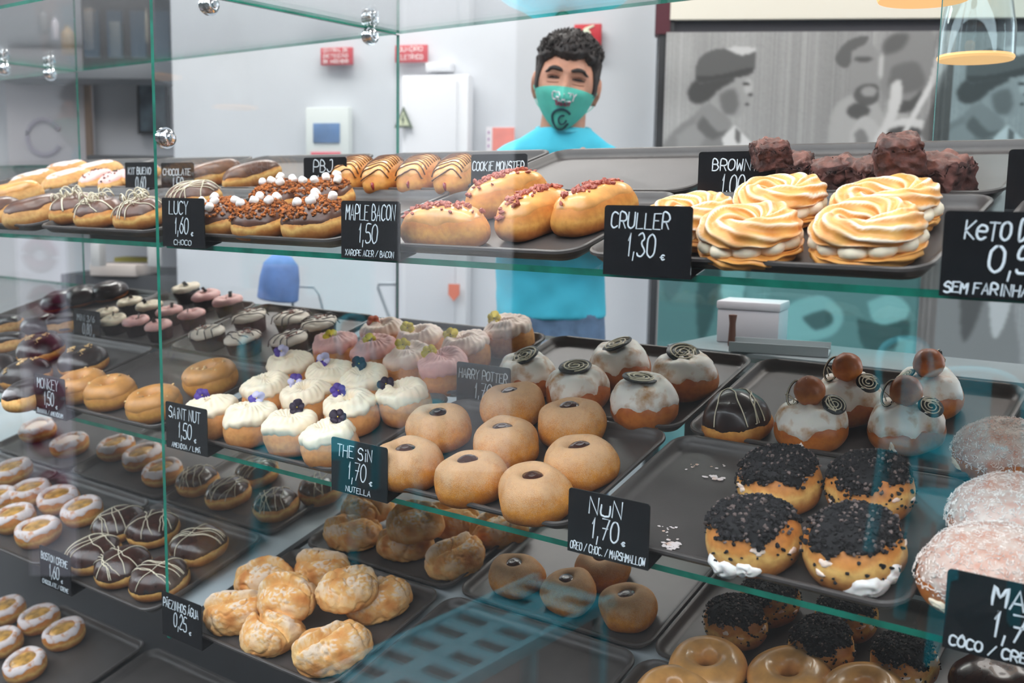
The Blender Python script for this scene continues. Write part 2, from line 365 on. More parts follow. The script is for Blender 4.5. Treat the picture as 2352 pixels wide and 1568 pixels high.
b = MB(); b.box(((XL + XR) / 2, .29, -.015), (XR - XL, .585, .022), 0, .003, M=Msl('l')); cpart('lower_shelf', b, DARK)
def pane(name, x0, x1, y0, y1, z0, z1, thin, gm, label=None):
    """a sheet with its two clear faces and green cut edges"""
    mb = MB(); X, Yv, Z = (x0, x1), (y0, y1), (z0, z1)
    vs = [(X[i], Yv[j], Z[k]) for i in (0, 1) for j in (0, 1) for k in (0, 1)]
    quads = {'x0': [0, 1, 3, 2], 'x1': [4, 6, 7, 5], 'y0': [0, 4, 5, 1], 'y1': [2, 3, 7, 6], 'z0': [0, 2, 6, 4], 'z1': [1, 5, 7, 3]}
    for k, q in quads.items(): mb.add([vs[i] for i in q], [[0, 1, 2, 3]], 0 if k[0] == thin else 1)
    return cpart(name, mb, [gm, EDGE], label=label)
xs = [XL] + XP + [XR]
pane('front_glass', XL, XR, .926, .932, -1.06, ZT + .03, 'y', FRONTG)
for i in range(3):
    pane('top_glass', xs[i] + .005, xs[i + 1] - .005, YF, YB, ZT + .002, ZT + .008, 'z', CLEAR)
sides = [pane('side_glass', x - .004, x + .004, .9575, YB, -.715, ZT, 'x', CLEAR) for x in XP]
pane('added_tint_pane', at_y(2146, 250, 1.512)[0], at_y(2147, 250, 1.512)[0] + .6, 1.512, 1.518, .07, ZT, 'y', TINTL, 'pale tinted glass pane added behind the case')  # pane added to tint the mural behind it, not a known door
# seals under the partitions
for x in XP: b = MB(); b.box((x - .003, .29, .0), (.014, .56, .008), 0, .001, M=Msl('d')); cpart('seal_strip', b, BLACKM)
def clamp(pt, ax, parent):
    mb = MB(); d = Vector({'x': (1, 0, 0), 'y': (0, 1, 0)}[ax]); R = Vector((0, 0, 1)).rotation_difference(d).to_matrix().to_4x4(); Mx = Matrix.Translation(pt) @ R
    mb.lathe([(0, -.013), (.010, -.013), (.013, -.010), (.013, .010), (.010, .013), (.006, .0135), (.0055, .0175), (0, .018)], 0, 20, M=Mx)
    mb.lathe([(.0135, -.003), (.0165, -.003), (.0165, .003), (.0135, .003), (.0135, -.003)], 0, 20, M=Mx)
    return cpart('glass_clamp', mb, CHROME, True, parent=parent)
def clamp2(y, x, par, ax='x'):
    clamp((x, y, ZT - .012), 'x', par); clamp((x, y, ZT + .022), 'x', par)
clamp2(at_x(850, 60, XP[1])[1], XP[1], sides[1]); clamp2(at_x(480, 5, XP[1])[1], XP[1], sides[1]); clamp(Vector(at_x(380, 317, XP[1] + .005)), 'x', sides[1])
clamp2(at_x(115, 165, XP[0])[1], XP[0], sides[0]); clamp2(at_x(8, 140, XP[0])[1], XP[0], sides[0])

# glass shelves: one sheet per bay
for s, nm in (('t', 'top'), ('m', 'middle')):
    for i, where in ((0, 'at the far left edge'), (1, 'in the left bay, beyond the upright green glass edge'), (2, 'in the wide bay right of the upright glass edge')):
        x0, x1 = xs[i] + .007, xs[i + 1] - .007; mb = MB(); M_ = Msl(s)
        vs = [M_ @ Vector((x, y, z)) for x in (x0, x1) for y in (.012, .572) for z in (-.0085, -.0005)]
        for k, q in {'x0': [0, 1, 3, 2], 'x1': [4, 6, 7, 5], 'y0': [0, 4, 5, 1], 'y1': [2, 3, 7, 6], 'z0': [0, 2, 6, 4], 'z1': [1, 5, 7, 3]}.items():
            mb.add([vs[j] for j in q], [[0, 1, 2, 3]], 0 if k[0] == 'z' else 1)
        o = mb.obj('glass_shelf', [SHELFG, EDGE], None, False); tag(o, f'green edged glass shelf, {nm} level, {where}', 'shelf', 'glass shelves of the display case')

# ------------------------------------------------------------------ trays
def tray_mesh(W, D, name='tray'):
    mb = MB(); lv = [(0, .0, .002), (.006, .0, .002), (.012, .003, .007), (.018, .0115, .004), (.0195, .0165, 0), (.0185, .0215, 0), (.0165, .0225, 0), (.0170, .0165, 0)]
    rings = []
    # inner floor outwards: inset, z
    prof = [(.020, .003), (.0135, .0042), (.0085, .0095), (.0065, .0155), (.003, .0172), (.0005, .0160), (.0, .0130), (.0025, .0130), (.0045, .0120), (.0075, .0065), (.0125, .0012), (.020, .0006)]
    n = 0
    for ins, z in prof:
        r = max(.004, .030 - ins); p = rrect(W - 2 * ins, D - 2 * ins, r, 6, ins, ins); rings.append([(x, y, z) for x, y in p]); n = len(p)
    v = [q for r in rings for q in r]; f = []
    for i in range(len(rings) - 1):
        for k in range(n): k2 = (k + 1) % n; f.append([i * n + k, i * n + k2, (i + 1) * n + k2, (i + 1) * n + k])
    f.append(list(range(n))); f.append([(len(rings) - 1) * n + k for k in range(n)][::-1])
    mb.add(v, f); return mb.mesh(name, [TRAYM], True, sharp=.9)
TW, TD = .374, .262; TRAY = tray_mesh(TW, TD); TRAYN = tray_mesh(.352, .262)
VF, VB = .014, .283
def tray(s, x0, row, label, narrow=False, grp=None):
    o = link('serving_tray', TRAYN if narrow else TRAY); o.matrix_world = Msl(s) @ Matrix.Translation((x0, VF if row == 0 else VB, .0003)); return tag(o, label, 'tray', grp or 'dark trays in the display case')
X1 = (-1.4055, -1.0225, -.640); X2 = (-.239,); X0 = (-2.527, -2.168, -1.803)
TL = [('t', 0, 'in the front of the top shelf'), ('t', 1, 'in the back of the top shelf'), ('m', 0, 'in the front of the middle shelf'), ('m', 1, 'in the back of the middle shelf')]
names = {('t', 0): ['under pale bars at the far left', 'under the chocolate donuts left of the glass edge', None, 'under the marshmallow topped donuts', 'under the bacon topped bars', 'under the cream filled crullers', 'behind the keto card'],
 ('t', 1): ['under the powdered twists', 'under the pink glazed sticks', None, 'under the chocolate eclairs', 'under the striped bars with jam dots', 'with nothing on it', 'under the brownies', 'cut by the right edge'],
 ('m', 0): [None] * 3, ('m', 1): [None] * 3}
for s, row, where in TL:
    lab = {('t', 0): ['under the pale glazed bars', 'at the far left edge', 'under the white drizzled chocolate donuts', 'under the marshmallow topped donuts', 'under the bacon topped bars', 'under the cream filled crullers', 'behind the keto card'],
           ('t', 1): ['under the powdered twists', 'at the far left edge', 'under the pink glazed sticks', 'under the chocolate eclairs', 'standing empty behind the bacon bars', 'under the pile of brownies', 'cut off by the right edge'],
           ('m', 0): ['under the gold flecked chocolate donuts', 'at the far left edge', 'under the caramel rings', 'under the cream topped donuts', 'under the sugared chocolate centre donuts', 'under the black crumb topped donuts', 'under the coconut buns'],
           ('m', 1): ['with dark rolls on it', 'at the far left edge', 'under the dark mini cakes', 'under the pink frosted donuts', 'under the meringue donuts', 'under the ball topped donuts', 'behind the coconut buns']}[(s, row)]
    xs_ = [X0[1], X0[0], X0[2], X1[0], X1[1], X1[2], X2[0]]
    for x, l in zip(xs_, lab): tray(s, x, row, f'dark grey tray {where}, {l}', narrow=(x in X0))
XD = (-1.402, -1.036, -.680); XD0 = (-1.84, -2.195, -2.551)
for row, ls in ((0, ['under the crusty bread rolls', 'empty, with blue striped reflection across it', 'under the glazed rings']), (1, ['under the rear bread rolls', 'under four sugared chocolate centre donuts', 'under the dim black crumb topped donuts'])):
    for x, l in zip(XD, ls): tray('d', x, row, f'dark grey tray on the bottom deck, {"front" if row == 0 else "back"} row, {l}', True)
for row, ls in ((0, ['under the drizzled chocolate buns', 'under the sugared custard tarts', 'at the far left']), (1, ['under the marbled dark donuts', 'under the pink cream tarts', 'at the left rear'])):
    for x, l in zip(XD0, ls): tray('d', x, row, f'dark grey tray on the bottom deck, {"front" if row == 0 else "back"} row, {l}', True)
tray('d', -.262, 0, 'dark grey tray on the bottom deck under the glossy dark bun', True); tray('d', -.262, 1, 'dark grey tray on the bottom deck at the right edge, back row', True)
for x, l in zip((-1.86, -2.23, -1.40), ('under the lowest custard tarts', 'at the left of the lowest shelf', 'empty below the bread rolls')): tray('l', x, 0, f'dark tray on the lowest shelf, {l}', True)

# ------------------------------------------------------------------ price cards
CARDM = mat('black_card', (19, 20, 23), .22, spec=.5)
def card(s, X, label, lines, Y=None, zb=None, row=0, yaw=0.0, W=.105, H=.074):
    if row == 0: Y = .9515 if Y is None else Y; zb = ZS[s] - .001 if zb is None else zb
    else: Yv, zb0 = SP(0, VB - .004, .0, s)[1:]; Y = Yv if Y is None else Y; zb = zb0 + .001 if zb is None else zb
    root = empty('price_card', Matrix.Translation((X, Y, zb)) @ Matrix.Rotation(yaw, 4, 'Z'), label, 'price card', 'black price cards')
    mb = MB(); p = rrect(W, H, .004, 4); p2 = [(x, z) for x, z in p if z > H / 2] + [(0, 0), (W, 0)]
    mb.prism(p2, -.0007, .0007)
    mb.obj('card_panel', CARDM, root, False)
    fl = MB(); d = .030
    fl.add([(0, .0007, .0), (W, .0007, .0), (W, d, d * ST / CT), (0, d, d * ST / CT), (0, .0007, .001), (W, .0007, .001), (W, d, d * ST / CT + .001), (0, d, d * ST / CT + .001)], [[0, 1, 2, 3], [4, 7, 6, 5], [0, 4, 5, 1], [1, 5, 6, 2], [2, 6, 7, 3], [3, 7, 4, 0]])
    fl.obj('card_foot', CARDM, root, False)
    rnd = random.Random(int(abs(X) * 977) + row)
    for nm, tx, cx, z, h, wd, r in lines:
        t = MB(); write(t, tx, cx, z, h, wd, r, rnd); t.obj(nm, CHALK, root, False)
    return root
def L3(title, tw, price, ingr=None, iw=.09, euro=True, th=.016, tx=.046, px=.050, pw=.036, ph=.024):
    out = [('product_name', title, tx, .050, th, tw, .0009), ('price', price, px, .021, ph, pw, .0009)]
    if euro: out.append(('euro_sign', '€', px + pw / 2 + .008, .018, .011, .007, .0008))
    if ingr: out.append(('ingredients', ingr, .052, .0035, .0075, iw, .00055))
    return out
card('t', -.600, 'black card reading CRULLER 1,30', L3('CRULLER', .072, '1,30', tx=.045, px=.047))
card('t', -1.0052, 'black card reading MAPLE BACON 1,50', L3('MAPLE BACON', .090, '1,50', 'XAROPE ACER / BACON', .088, euro=False, tx=.054, th=.019))
card('t', -1.4005, 'black card reading LUCY 1,60', L3('LUCY', .050, '1,60', 'CHOCO', .045, tx=.044, th=.019))
card('t', -.2518, 'black card reading KETO DO and 0,50, cut by the right edge', [('product_name', 'KeTO', .037, .050, .015, .038, .0010), ('product_name', 'DoNUT', .082, .050, .016, .042, .0011), ('price', '0,50', .064, .022, .022, .05, .0012), ('ingredients', 'SEM FARINHA/', .042, .0035, .009, .076, .0009)])
card('m', -.6371, 'black card reading NUN 1,70', [('product_name', 'NuN', .051, .050, .0185, .046, .0011), ('price', '1,70', .050, .022, .024, .038, .0010), ('euro_sign', '€', .074, .021, .009, .006, .0009), ('ingredients', 'OREO / CHOC. / MARSHMALLOW', .053, .004, .009, .098, .0006)])
card('m', -1.0265, 'black card reading THE SIN 1,70', L3('THE SiN', .068, '1,70', 'NUTELLA', .048, tx=.046, th=.016))
card('m', -1.4049, 'black card reading SAINT NUT 1,50', L3('SAiNT NUT', .082, '1,50', 'AMENDOA / LIMÃ', .074, tx=.050, th=.017))
card('m', -.2276, 'black card reading MAR 1,70, cut by the right edge', [('product_name', 'MARIA', .072, .050, .017, .066, .0013), ('price', '1,70', .062, .022, .024, .044, .0013), ('ingredients', 'CÔCO / CREME', .046, .004, .009, .080, .0009)])
card('d', -1.4300, 'black card reading PAEZINHOS AGUA 0,25 beside the bread rolls', L3('PÃEZINHOS ÁGUA', .094, '0,25', tx=.052, th=.014), zb=ZS['d'] + .004)
card('d', -1.812, 'black card reading BOSTON CREME 1,60 by the chocolate buns', L3('BOSTON CREME', .092, '1,60', 'CHOCOLATE / CREME', .09, tx=.052, th=.013), zb=ZS['d'] - .002)
card('m', -1.803, 'black card reading MONKEY 1,50 on the left bay', L3('MONKEY', .075, '1,50', 'BANANA / AMENDOIM', .09, tx=.048, th=.018), yaw=-.02)
def backcard(s, px, py, label, lines):
    Yv = SP(0, VB - .004, .0, s)[1]; p = at_y(px, py, Yv); return card(s, p[0], label, lines, row=1, zb=p[2] - .074)
backcard('t', 698, 362, 'black card reading PBJ 1,50 among the striped bars', L3('PBJ', .050, '1,50', tx=.05, th=.019, px=.052, pw=.04, euro=False))
backcard('t', 1083, 355, 'black card reading 1,60 before the empty tray on the top shelf', L3('COOKiE MONSTER', .098, '1,60', tx=.052, th=.013, px=.05, pw=.042, euro=False))
backcard('t', 1606, 349, 'black card reading BROWNIE 1,00', L3('BROWNiE', .072, '1,00', tx=.056, th=.014, px=.05, pw=.034))
backcard('t', 2318, 343, 'plain black card at the right edge, top shelf', [])
backcard('t', 287, 373, 'black card reading KIT BUENO 0,60 by the pink sticks', L3('KIT BUENO', .080, '0,60', tx=.052, th=.013, px=.055))
backcard('t', 370, 374, 'black card reading CHOCOLATE seen through the glass partition', L3('CHOCOLATE', .090, '1,50', tx=.052, th=.012, px=.055))
backcard('t', -58, 388, 'black card at the left edge of the top shelf', L3('CREME', .060, '1,20'))
backcard('m', 168, 708, 'small black card before the dark mini cakes', L3('MiNi 3/6', .070, '0,80', tx=.052, th=.013, px=.055))
backcard('m', 1050, 829, 'black card reading 1,70 tucked behind the sugared donuts', L3('HARRY POTTER', .096, '1,70', tx=.053, th=.014, px=.054, euro=False))
# ------------------------------------------------------------------ dough surfaces
def cr(pts, per=6):
    out = []; n = len(pts)
    for k in range(n - 1):
        p0 = pts[max(0, k - 1)]; p1 = pts[k]; p2 = pts[k + 1]; p3 = pts[min(n - 1, k + 2)]
        for q in range(per):
            t = q / per
            out.append(tuple(.5 * (2 * p1[d] + (-p0[d] + p2[d]) * t + (2 * p0[d] - 5 * p1[d] + 4 * p2[d] - p3[d]) * t * t + (-p0[d] + 3 * p1[d] - 3 * p2[d] + p3[d]) * t ** 3) for d in (0, 1)))
    return out + [pts[-1]]
PR = {  # (radius, height) from the middle of the top outwards and down to the middle of the foot
 'bun': [(0, .97), (.25, .985), (.5, .97), (.74, .86), (.92, .66), (1.0, .42), (.97, .2), (.85, .05), (.6, 0), (0, 0)],
 'dimple': [(0, .74), (.14, .77), (.27, .90), (.45, .99), (.66, .95), (.86, .80), (.98, .56), (1.0, .34), (.93, .13), (.78, .02), (.5, 0), (0, 0)],
 'tall': [(0, .90), (.2, .93), (.42, .99), (.66, .97), (.84, .88), (.95, .70), (1.0, .45), (.96, .2), (.86, .04), (.6, 0), (0, 0)],
 'bowl': [(0, .62), (.3, .63), (.5, .70), (.62, .88), (.76, .97), (.9, .88), (1.0, .62), (.98, .34), (.88, .1), (.65, 0), (0, 0)],
 'loaf': [(0, 1.0), (.3, .99), (.6, .94), (.82, .80), (.95, .58), (1.0, .36), (.95, .14), (.82, .02), (.5, 0), (0, 0)],
 'cake': [(0, 1.0), (.4, 1.0), (.8, .99), (.97, .93), (1.0, .8), (.94, .4), (.86, .05), (.8, 0), (0, 0)],
 'ring': [(.20, .42), (.22, .62), (.33, .86), (.52, .99), (.72, .95), (.90, .76), (1.0, .48), (.96, .2), (.82, .04), (.55, 0), (.36, .06), (.24, .22), (.20, .42)],
 'dome': [(0, 1.0), (.25, .98), (.5, .90), (.72, .75), (.88, .53), (.97, .33), (1.0, .2), (.96, .08), (.85, 0), (.5, 0), (0, 0)]}
class Surf:
    def __init__(s, kind, R, H, ax=1.0, ay=1.0, n=2.0, seed=0, amp=.03, bump=.0012, freq=45.0, lift=.0, wrink=0.0):
        P = np.array(cr(PR[kind])); seg = np.hypot(*(P[1:] - P[:-1]).T); s.t = np.concatenate([[0], np.cumsum(seg)]) / seg.sum(); s.P = P
        s.ring = kind == 'ring'; s.R, s.H, s.ax, s.ay, s.n = R, H, ax, ay, n; rn = random.Random(seed)
        s.ph = [rn.uniform(0, 6.28) for _ in range(6)]; s.amp = amp; s.bump = bump; s.freq = freq; s.off = Vector((seed * 3.7, seed * 1.3, 0)); s.wr = wrink
    def pt(s, t, phi):
        t = t % 1.0 if s.ring else min(1, max(0, t))
        r = float(np.interp(t, s.t, s.P[:, 0])); z = float(np.interp(t, s.t, s.P[:, 1]))
        c, q = math.cos(phi), math.sin(phi); k = 1.0 if s.n == 2 else (abs(c) ** s.n + abs(q) ** s.n) ** (-1 / s.n)
        m = 1 + s.amp * (math.sin(2 * phi + s.ph[0]) + .7 * math.sin(3 * phi + s.ph[1]) + .4 * math.sin(5 * phi + s.ph[2]))
        x = r * c * k * s.ax * s.R * m; y = r * q * k * s.ay * s.R * m
        zz = z * s.H * (1 + s.amp * 1.2 * r * math.sin(phi + s.ph[3]))
        p = Vector((x, y, zz))
        if s.bump:
            d = noise.noise_vector(p * s.freq + s.off) * s.bump; p += Vector((d.x, d.y, d.z * min(1, z * 3)))
        if s.wr: p *= 1 + s.wr * noise.noise(Vector((x * 30, y * 30, zz * 160)) + s.off) * min(1, r * 2)
        return p
    def nrm(s, t, phi):
        e = .012; a = s.pt(t + e, phi) - s.pt(t - e, phi); b_ = s.pt(t, phi + .06) - s.pt(t, phi - .06); n_ = b_.cross(a)
        n_ = -n_
        if n_.length < 1e-12: return Vector((0, 0, 1))
        n_.normalize()
        if not s.ring and t < .05: return Vector((0, 0, 1))
        return n_
    def body(s, mb, nt=26, nph=40, m=0, col=None):
        v = []; f = []
        if s.ring:
            for i in range(nt):
                for k in range(nph): v.append(s.pt(i / nt, 2 * PI * k / nph))
            for i in range(nt):
                for k in range(nph): i2, k2 = (i + 1) % nt, (k + 1) % nph; f.append([i * nph + k, i2 * nph + k, i2 * nph + k2, i * nph + k2])
        else:
            v = [s.pt(0, 0)]
            for i in range(1, nt):
                for k in range(nph): v.append(s.pt(i / nt, 2 * PI * k / nph))
            v.append(s.pt(1, 0)); last = len(v) - 1
            for k in range(nph): f.append([0, 1 + k, 1 + (k + 1) % nph])
            for i in range(nt - 2):
                for k in range(nph): k2 = (k + 1) % nph; a = 1 + i * nph; f.append([a + k, a + nph + k, a + nph + k2, a + k2])
            a = 1 + (nt - 2) * nph
            for k in range(nph): f.append([a + k, last, a + (k + 1) % nph])
        mb.add(v, f, m, [col(Vector(q)) for q in v] if callable(col) else col)
    def edge(s, base, amp, seed, phi, k=1.0):
        rn = random.Random(seed); o = 0; tot = 0
        for q in (3, 5, 8, 13):
            a = rn.uniform(0, 6.28); wq = 1 / q ** .6; o += wq * math.sin(q * k * 1.0 * phi + a) if k == 1.0 else wq * math.sin(round(q * k) * phi + a); tot += wq
        return base + amp * o / tot
    def cap(s, mb, t1, amp=.03, th=.002, seed=1, t0=0.0, nt=14, nph=56, m=0, ridge=None, tail=5, k=1.0, col=None):
        """icing that lies on the dough: thick in the middle, thinning to a wavy hem"""
        v = []; f = []; open0 = t0 > 0
        for i in range(nt + 1):
            u = i / nt
            for q in range(nph):
                ph = 2 * PI * q / nph; te = s.edge(t1, amp, seed, ph, k); t = t0 + (te - t0) * u
                o = th * (1 - u ** tail)
                if open0: o = th * (1 - abs(2 * u - 1) ** tail)
                if i == nt or (open0 and i == 0): o = -.0008
                if ridge: o += ridge(u, ph) * (1 - u ** 4) * (1 if not open0 else min(1, u * 5))
                v.append(s.pt(t, ph) + s.nrm(t, ph) * o)
        for i in range(nt):
            for q in range(nph): q2 = (q + 1) % nph; f.append([i * nph + q, (i + 1) * nph + q, (i + 1) * nph + q2, i * nph + q2])
        if not open0: f.append(list(range(nph)))
        mb.add(v, f, m, [col(Vector(x)) for x in v] if callable(col) else col)
    def patch(s, mb, tc, pc, dt, dp, th=.003, seed=0, m=0, nr=7, na=26):
        """a blob lying on the side of the dough"""
        rn = random.Random(seed); ph = [rn.uniform(0, 6.28) for _ in range(4)]; v = [s.pt(tc, pc) + s.nrm(tc, pc) * th]; f = []
        for i in range(1, nr + 1):
            u = i / nr
            for a in range(na):
                an = 2 * PI * a / na; k = 1 + .22 * math.sin(2 * an + ph[0]) + .16 * math.sin(3 * an + ph[1]) + .1 * math.sin(6 * an + ph[2])
                t, p_ = tc + dt * u * k * math.sin(an), pc + dp * u * k * math.cos(an); o = th * (1 - u ** 3) * (1 + .25 * math.sin(9 * u + 3 * an + ph[3])) if i < nr else -.0008
                v.append(s.pt(t, p_) + s.nrm(t, p_) * o)
        for a in range(na): f.append([0, 1 + a, 1 + (a + 1) % na])
        for i in range(nr - 1):
            for a in range(na): a2 = (a + 1) % na; b_ = 1 + i * na; f.append([b_ + a, b_ + na + a, b_ + na + a2, b_ + a2])
        mb.add(v, f, m)
    def find(s, x, y):
        """(t, phi) of the top surface above a point of the plan"""
        phi = math.atan2(y / s.ay, x / s.ax); best = (9, 0)
        d = math.hypot(x, y)
        for i in range(0, 46):
            t = i / 100.0 if not s.ring else .02 + i / 100.0
            p = s.pt(t, phi); e = abs(math.hypot(p.x, p.y) - d)
            if e < best[0] - 1e-6: best = (e, t)
        return best[1], phi
    def top(s, x, y, o=0.0):
        t, ph = s.find(x, y); return s.pt(t, ph) + s.nrm(t, ph) * o
    def scatter(s, mb, n, size, seed, t0=0.0, t1=.4, m=0, sub=1, amp=.35, sc=(1, 1, .8), o=.001, edge=None, phis=None):
        rn = random.Random(seed)
        for _ in range(n):
            ph = rn.uniform(0, 6.283) if phis is None else rn.uniform(*phis)
            tm = t1 if edge is None else s.edge(t1, edge[0], edge[1], ph)
            u = math.sqrt(rn.random()) if t0 == 0 else rn.random(); t = t0 + (tm - t0) * u
            r = rn.uniform(*size); p = s.pt(t, ph) + s.nrm(t, ph) * (o + r * .25)
            M_ = Matrix.Rotation(rn.uniform(0, 6), 3, 'X') @ Matrix.Rotation(rn.uniform(0, 6), 3, 'Z')
            mb.ico(p, r, m, sub, sc, rn, amp, M_)
    def shreds(s, mb, n, ln, wd, seed, t0=0, t1=.5, m=0, o=.001):
        rn = random.Random(seed)
        for _ in range(n):
            ph = rn.uniform(0, 6.283); t = t0 + (t1 - t0) * math.sqrt(rn.random()); nn = s.nrm(t, ph); p = s.pt(t, ph) + nn * (o + rn.random() * .001)
            d = Vector((rn.gauss(0, 1), rn.gauss(0, 1), rn.gauss(0, 1))); d -= nn * d.dot(nn) * .75; d.normalize(); e = d.cross(nn); L = rn.uniform(*ln) * .5
            a, b_ = p - d * L, p + d * L; q = nn * wd; e = e * wd
            mb.add([a + e, a - e, a + q, b_ + e * .5, b_ - e * .5, b_ + q], [[0, 1, 2], [3, 5, 4], [0, 2, 5, 3], [2, 1, 4, 5], [1, 0, 3, 4]], m)
    def line(s, mb, pts, r=.0009, o=.0012, m=0, seg=5, sm=4):
        """a drizzled line following plan points across the top"""
        P = cr(pts, sm); mb.tube([s.top(x, y, o) for x, y in P], r, m, seg)
    def line_t(s, mb, tp, r=.0009, o=.0012, m=0): mb.tube([s.pt(t, p) + s.nrm(t, p) * o for t, p in cr(tp, 5)], r, m, 5)

# ------------------------------------------------------------------ food materials
D_GOLD = dough('golden_dough', (196, 112, 38), (230, 168, 84), (170, 88, 30))
D_SUGAR = dough('sugared_dough', (190, 126, 62), (230, 150, 44), (182, 98, 28), sugar=.45, bump=.6, rough=.75)
D_PALE = dough('pale_dough', (214, 150, 82), (236, 190, 122), (196, 122, 60))
D_TALL = dough('layered_dough', (214, 146, 80), (226, 160, 94), (190, 112, 60))
D_RICH = dough('rich_dough', (176, 88, 30), (206, 122, 50), (190, 106, 40), rough=.4)
D_CARA = dough('caramel_dough', (190, 124, 52), (222, 162, 78), (180, 104, 44))
D_BREAD = dough('bread_crust', (214, 164, 112), (236, 202, 150), (218, 160, 100), rough=.75)
D_FILL = dough('fried_dough', (194, 106, 36), (236, 190, 112), (164, 86, 32), pos=(0, .3, .48, .6, 1))
CHOC = mat('chocolate_glaze', (58, 32, 24), .25, var=.15, vscale=70, coat=.25)
CHOCD = mat('dark_chocolate', (40, 24, 22), .3, var=.15, vscale=70, coat=.3)
CHOCM = mat('milk_chocolate_glaze', (92, 58, 44), .35, var=.12, vscale=60, coat=.2)
FILLC = mat('hazelnut_cream', (66, 36, 28), .22, coat=.5, var=.1, vscale=160)
CREAM = mat('buttercream', (250, 233, 206), .5, var=.02, vscale=50, sss=.15)
PINKC = mat('pink_frosting', (250, 192, 186), .5, var=.03, vscale=50, sss=.15)
PINKW = mat('pale_pink_frosting', (252, 224, 208), .5, var=.03, vscale=50, sss=.15)
MERI = mat('toasted_meringue', (250, 244, 234), .45, col2=(196, 140, 76), vscale=48, sss=.1, pos=(.48, .70))
MALLOW = mat('marshmallow', (244, 240, 236), .5, sss=.2)
CRUMB = mat('brown_cookie_crumb', (150, 84, 32), .8, var=.3, vscale=160)
OREO = mat('black_cookie_crumb', (22, 20, 22), .85, var=.5, vscale=200)
OREOL = mat('pale_cookie_crumb', (98, 84, 80), .85, var=.3, vscale=200)
OREOB = mat('black_cookie_coating', (19, 17, 19), .8, var=.4, vscale=160)
CARAM = mat('caramel_frosting', (200, 140, 74), .42, var=.06, vscale=60)
NUTS = mat('chopped_nuts', (216, 178, 124), .7, var=.2, vscale=120)
BACON = mat('bacon_bits', (134, 50, 42), .45, col2=(190, 110, 88), vscale=200)
MAPLE = mat('maple_glaze', (222, 158, 88), .3, var=.1, vscale=40, coat=.25)
COCO = mat('coconut_shreds', (238, 226, 218), .7, var=.05, vscale=90)
COCOG = mat('coconut_glaze', (202, 150, 130), .5, col2=(216, 196, 184), vscale=90)
DRIZ = mat('white_drizzle', (228, 218, 192), .45)
DRIZB = mat('brown_drizzle', (92, 54, 30), .4)
JAM = mat('red_jam', (150, 20, 34), .2, coat=.4)
SUGW = mat('powdered_sugar', (226, 214, 212), .85, col2=(206, 150, 112), vscale=70, pos=(.52, .66))
CUST = mat('custard', (196, 148, 74), .3, var=.2, vscale=70, coat=.3)
CAKED = mat('dark_cake', (46, 26, 26), .8, var=.2, vscale=90, bump=.5)
BROWN = mat('brownie_crumb', (76, 44, 38), .8, var=.35, vscale=70, bump=.9, bscale=180)
BROWT = mat('brownie_crust', (98, 60, 50), .55, var=.3, vscale=60, bump=.8, bscale=110)
GLAZE = mat('sugar_glaze_dough', (222, 164, 98), .28, var=.1, vscale=30, coat=.35, bump=.12, bscale=60)
DISC = mat('chocolate_plaque', (34, 40, 42), .4)
FLOUR = mat('floured_crust', (226, 176, 120), .8, col2=(236, 222, 208), vscale=38)
PETV, PETW, PETD, PETY = mat('violet_petal', (84, 56, 150), .6, var=.1), mat('pale_petal', (206, 200, 232), .6), mat('dark_petal', (36, 16, 44), .6), mat('yellow_petal', (255, 226, 40), .6, var=.04)
PISTIL = mat('flower_eye', (240, 210, 60), .6)

# ------------------------------------------------------------------ pastry kinds: (name, category, height, parts); a part is (name, mesh, label, sub-parts)
class Kind:
    def __init__(s, name, cat, h, parts): s.name, s.cat, s.h, s.parts = name, cat, h, parts
def mk(fn, name, mats, smooth=True, colors=False):
    mb = MB(); fn(mb); return mb.mesh(name, mats if isinstance(mats, list) else [mats], smooth, colors)
def body_of(S, mt, name='dough', nt=26, nph=40): return mk(lambda b: S.body(b, nt, nph), name, mt)
def flower_mesh(M, cols, R=.0085, seed=0):
    mb = MB(); rn = random.Random(seed)
    for i, (a, m, sc) in enumerate([(90 + 28, 0, 1.05), (90 - 28, 0, 1.05), (195, 1, .95), (-15, 1, .95), (270, 1, 1.1)]):
        a = math.radians(a); n = 12; v = [Vector((0, 0, .0008 + .0004 * (i > 1)))]
        for k in range(n):
            t = 2 * PI * k / n; lx = R * sc * (.52 + .5 * math.cos(t)); ly = R * sc * .55 * math.sin(t); q = Vector((lx * math.cos(a) - ly * math.sin(a), lx * math.sin(a) + ly * math.cos(a), 0))
            q.z = .0009 * math.sin(3 * t + i) + lx * .22 + .0006 * (i > 1); v.append(q)
        vv = [M @ q for q in v] + [M @ (q - Vector((0, 0, .0005))) for q in v]; o = n + 1
        mb.add(vv, [[0, 1 + k, 1 + (k + 1) % n] for k in range(n)] + [[o, o + 1 + (k + 1) % n, o + 1 + k] for k in range(n)] + [[1 + k, o + 1 + k, o + 1 + (k + 1) % n, 1 + (k + 1) % n] for k in range(n)], m)
    mb.ico(M @ Vector((0, 0, .0018)), .0011, 2, 1)
    return mb.mesh('flower', list(cols), True)
def onM(S, x, y, tilt=0.0, spin=0.0, o=.001, az=0.0):
    p = S.top(x, y, o); return Matrix.Translation(p) @ Matrix.Rotation(az, 4, 'Z') @ Matrix.Rotation(tilt, 4, 'X') @ Matrix.Rotation(spin, 4, 'Z')

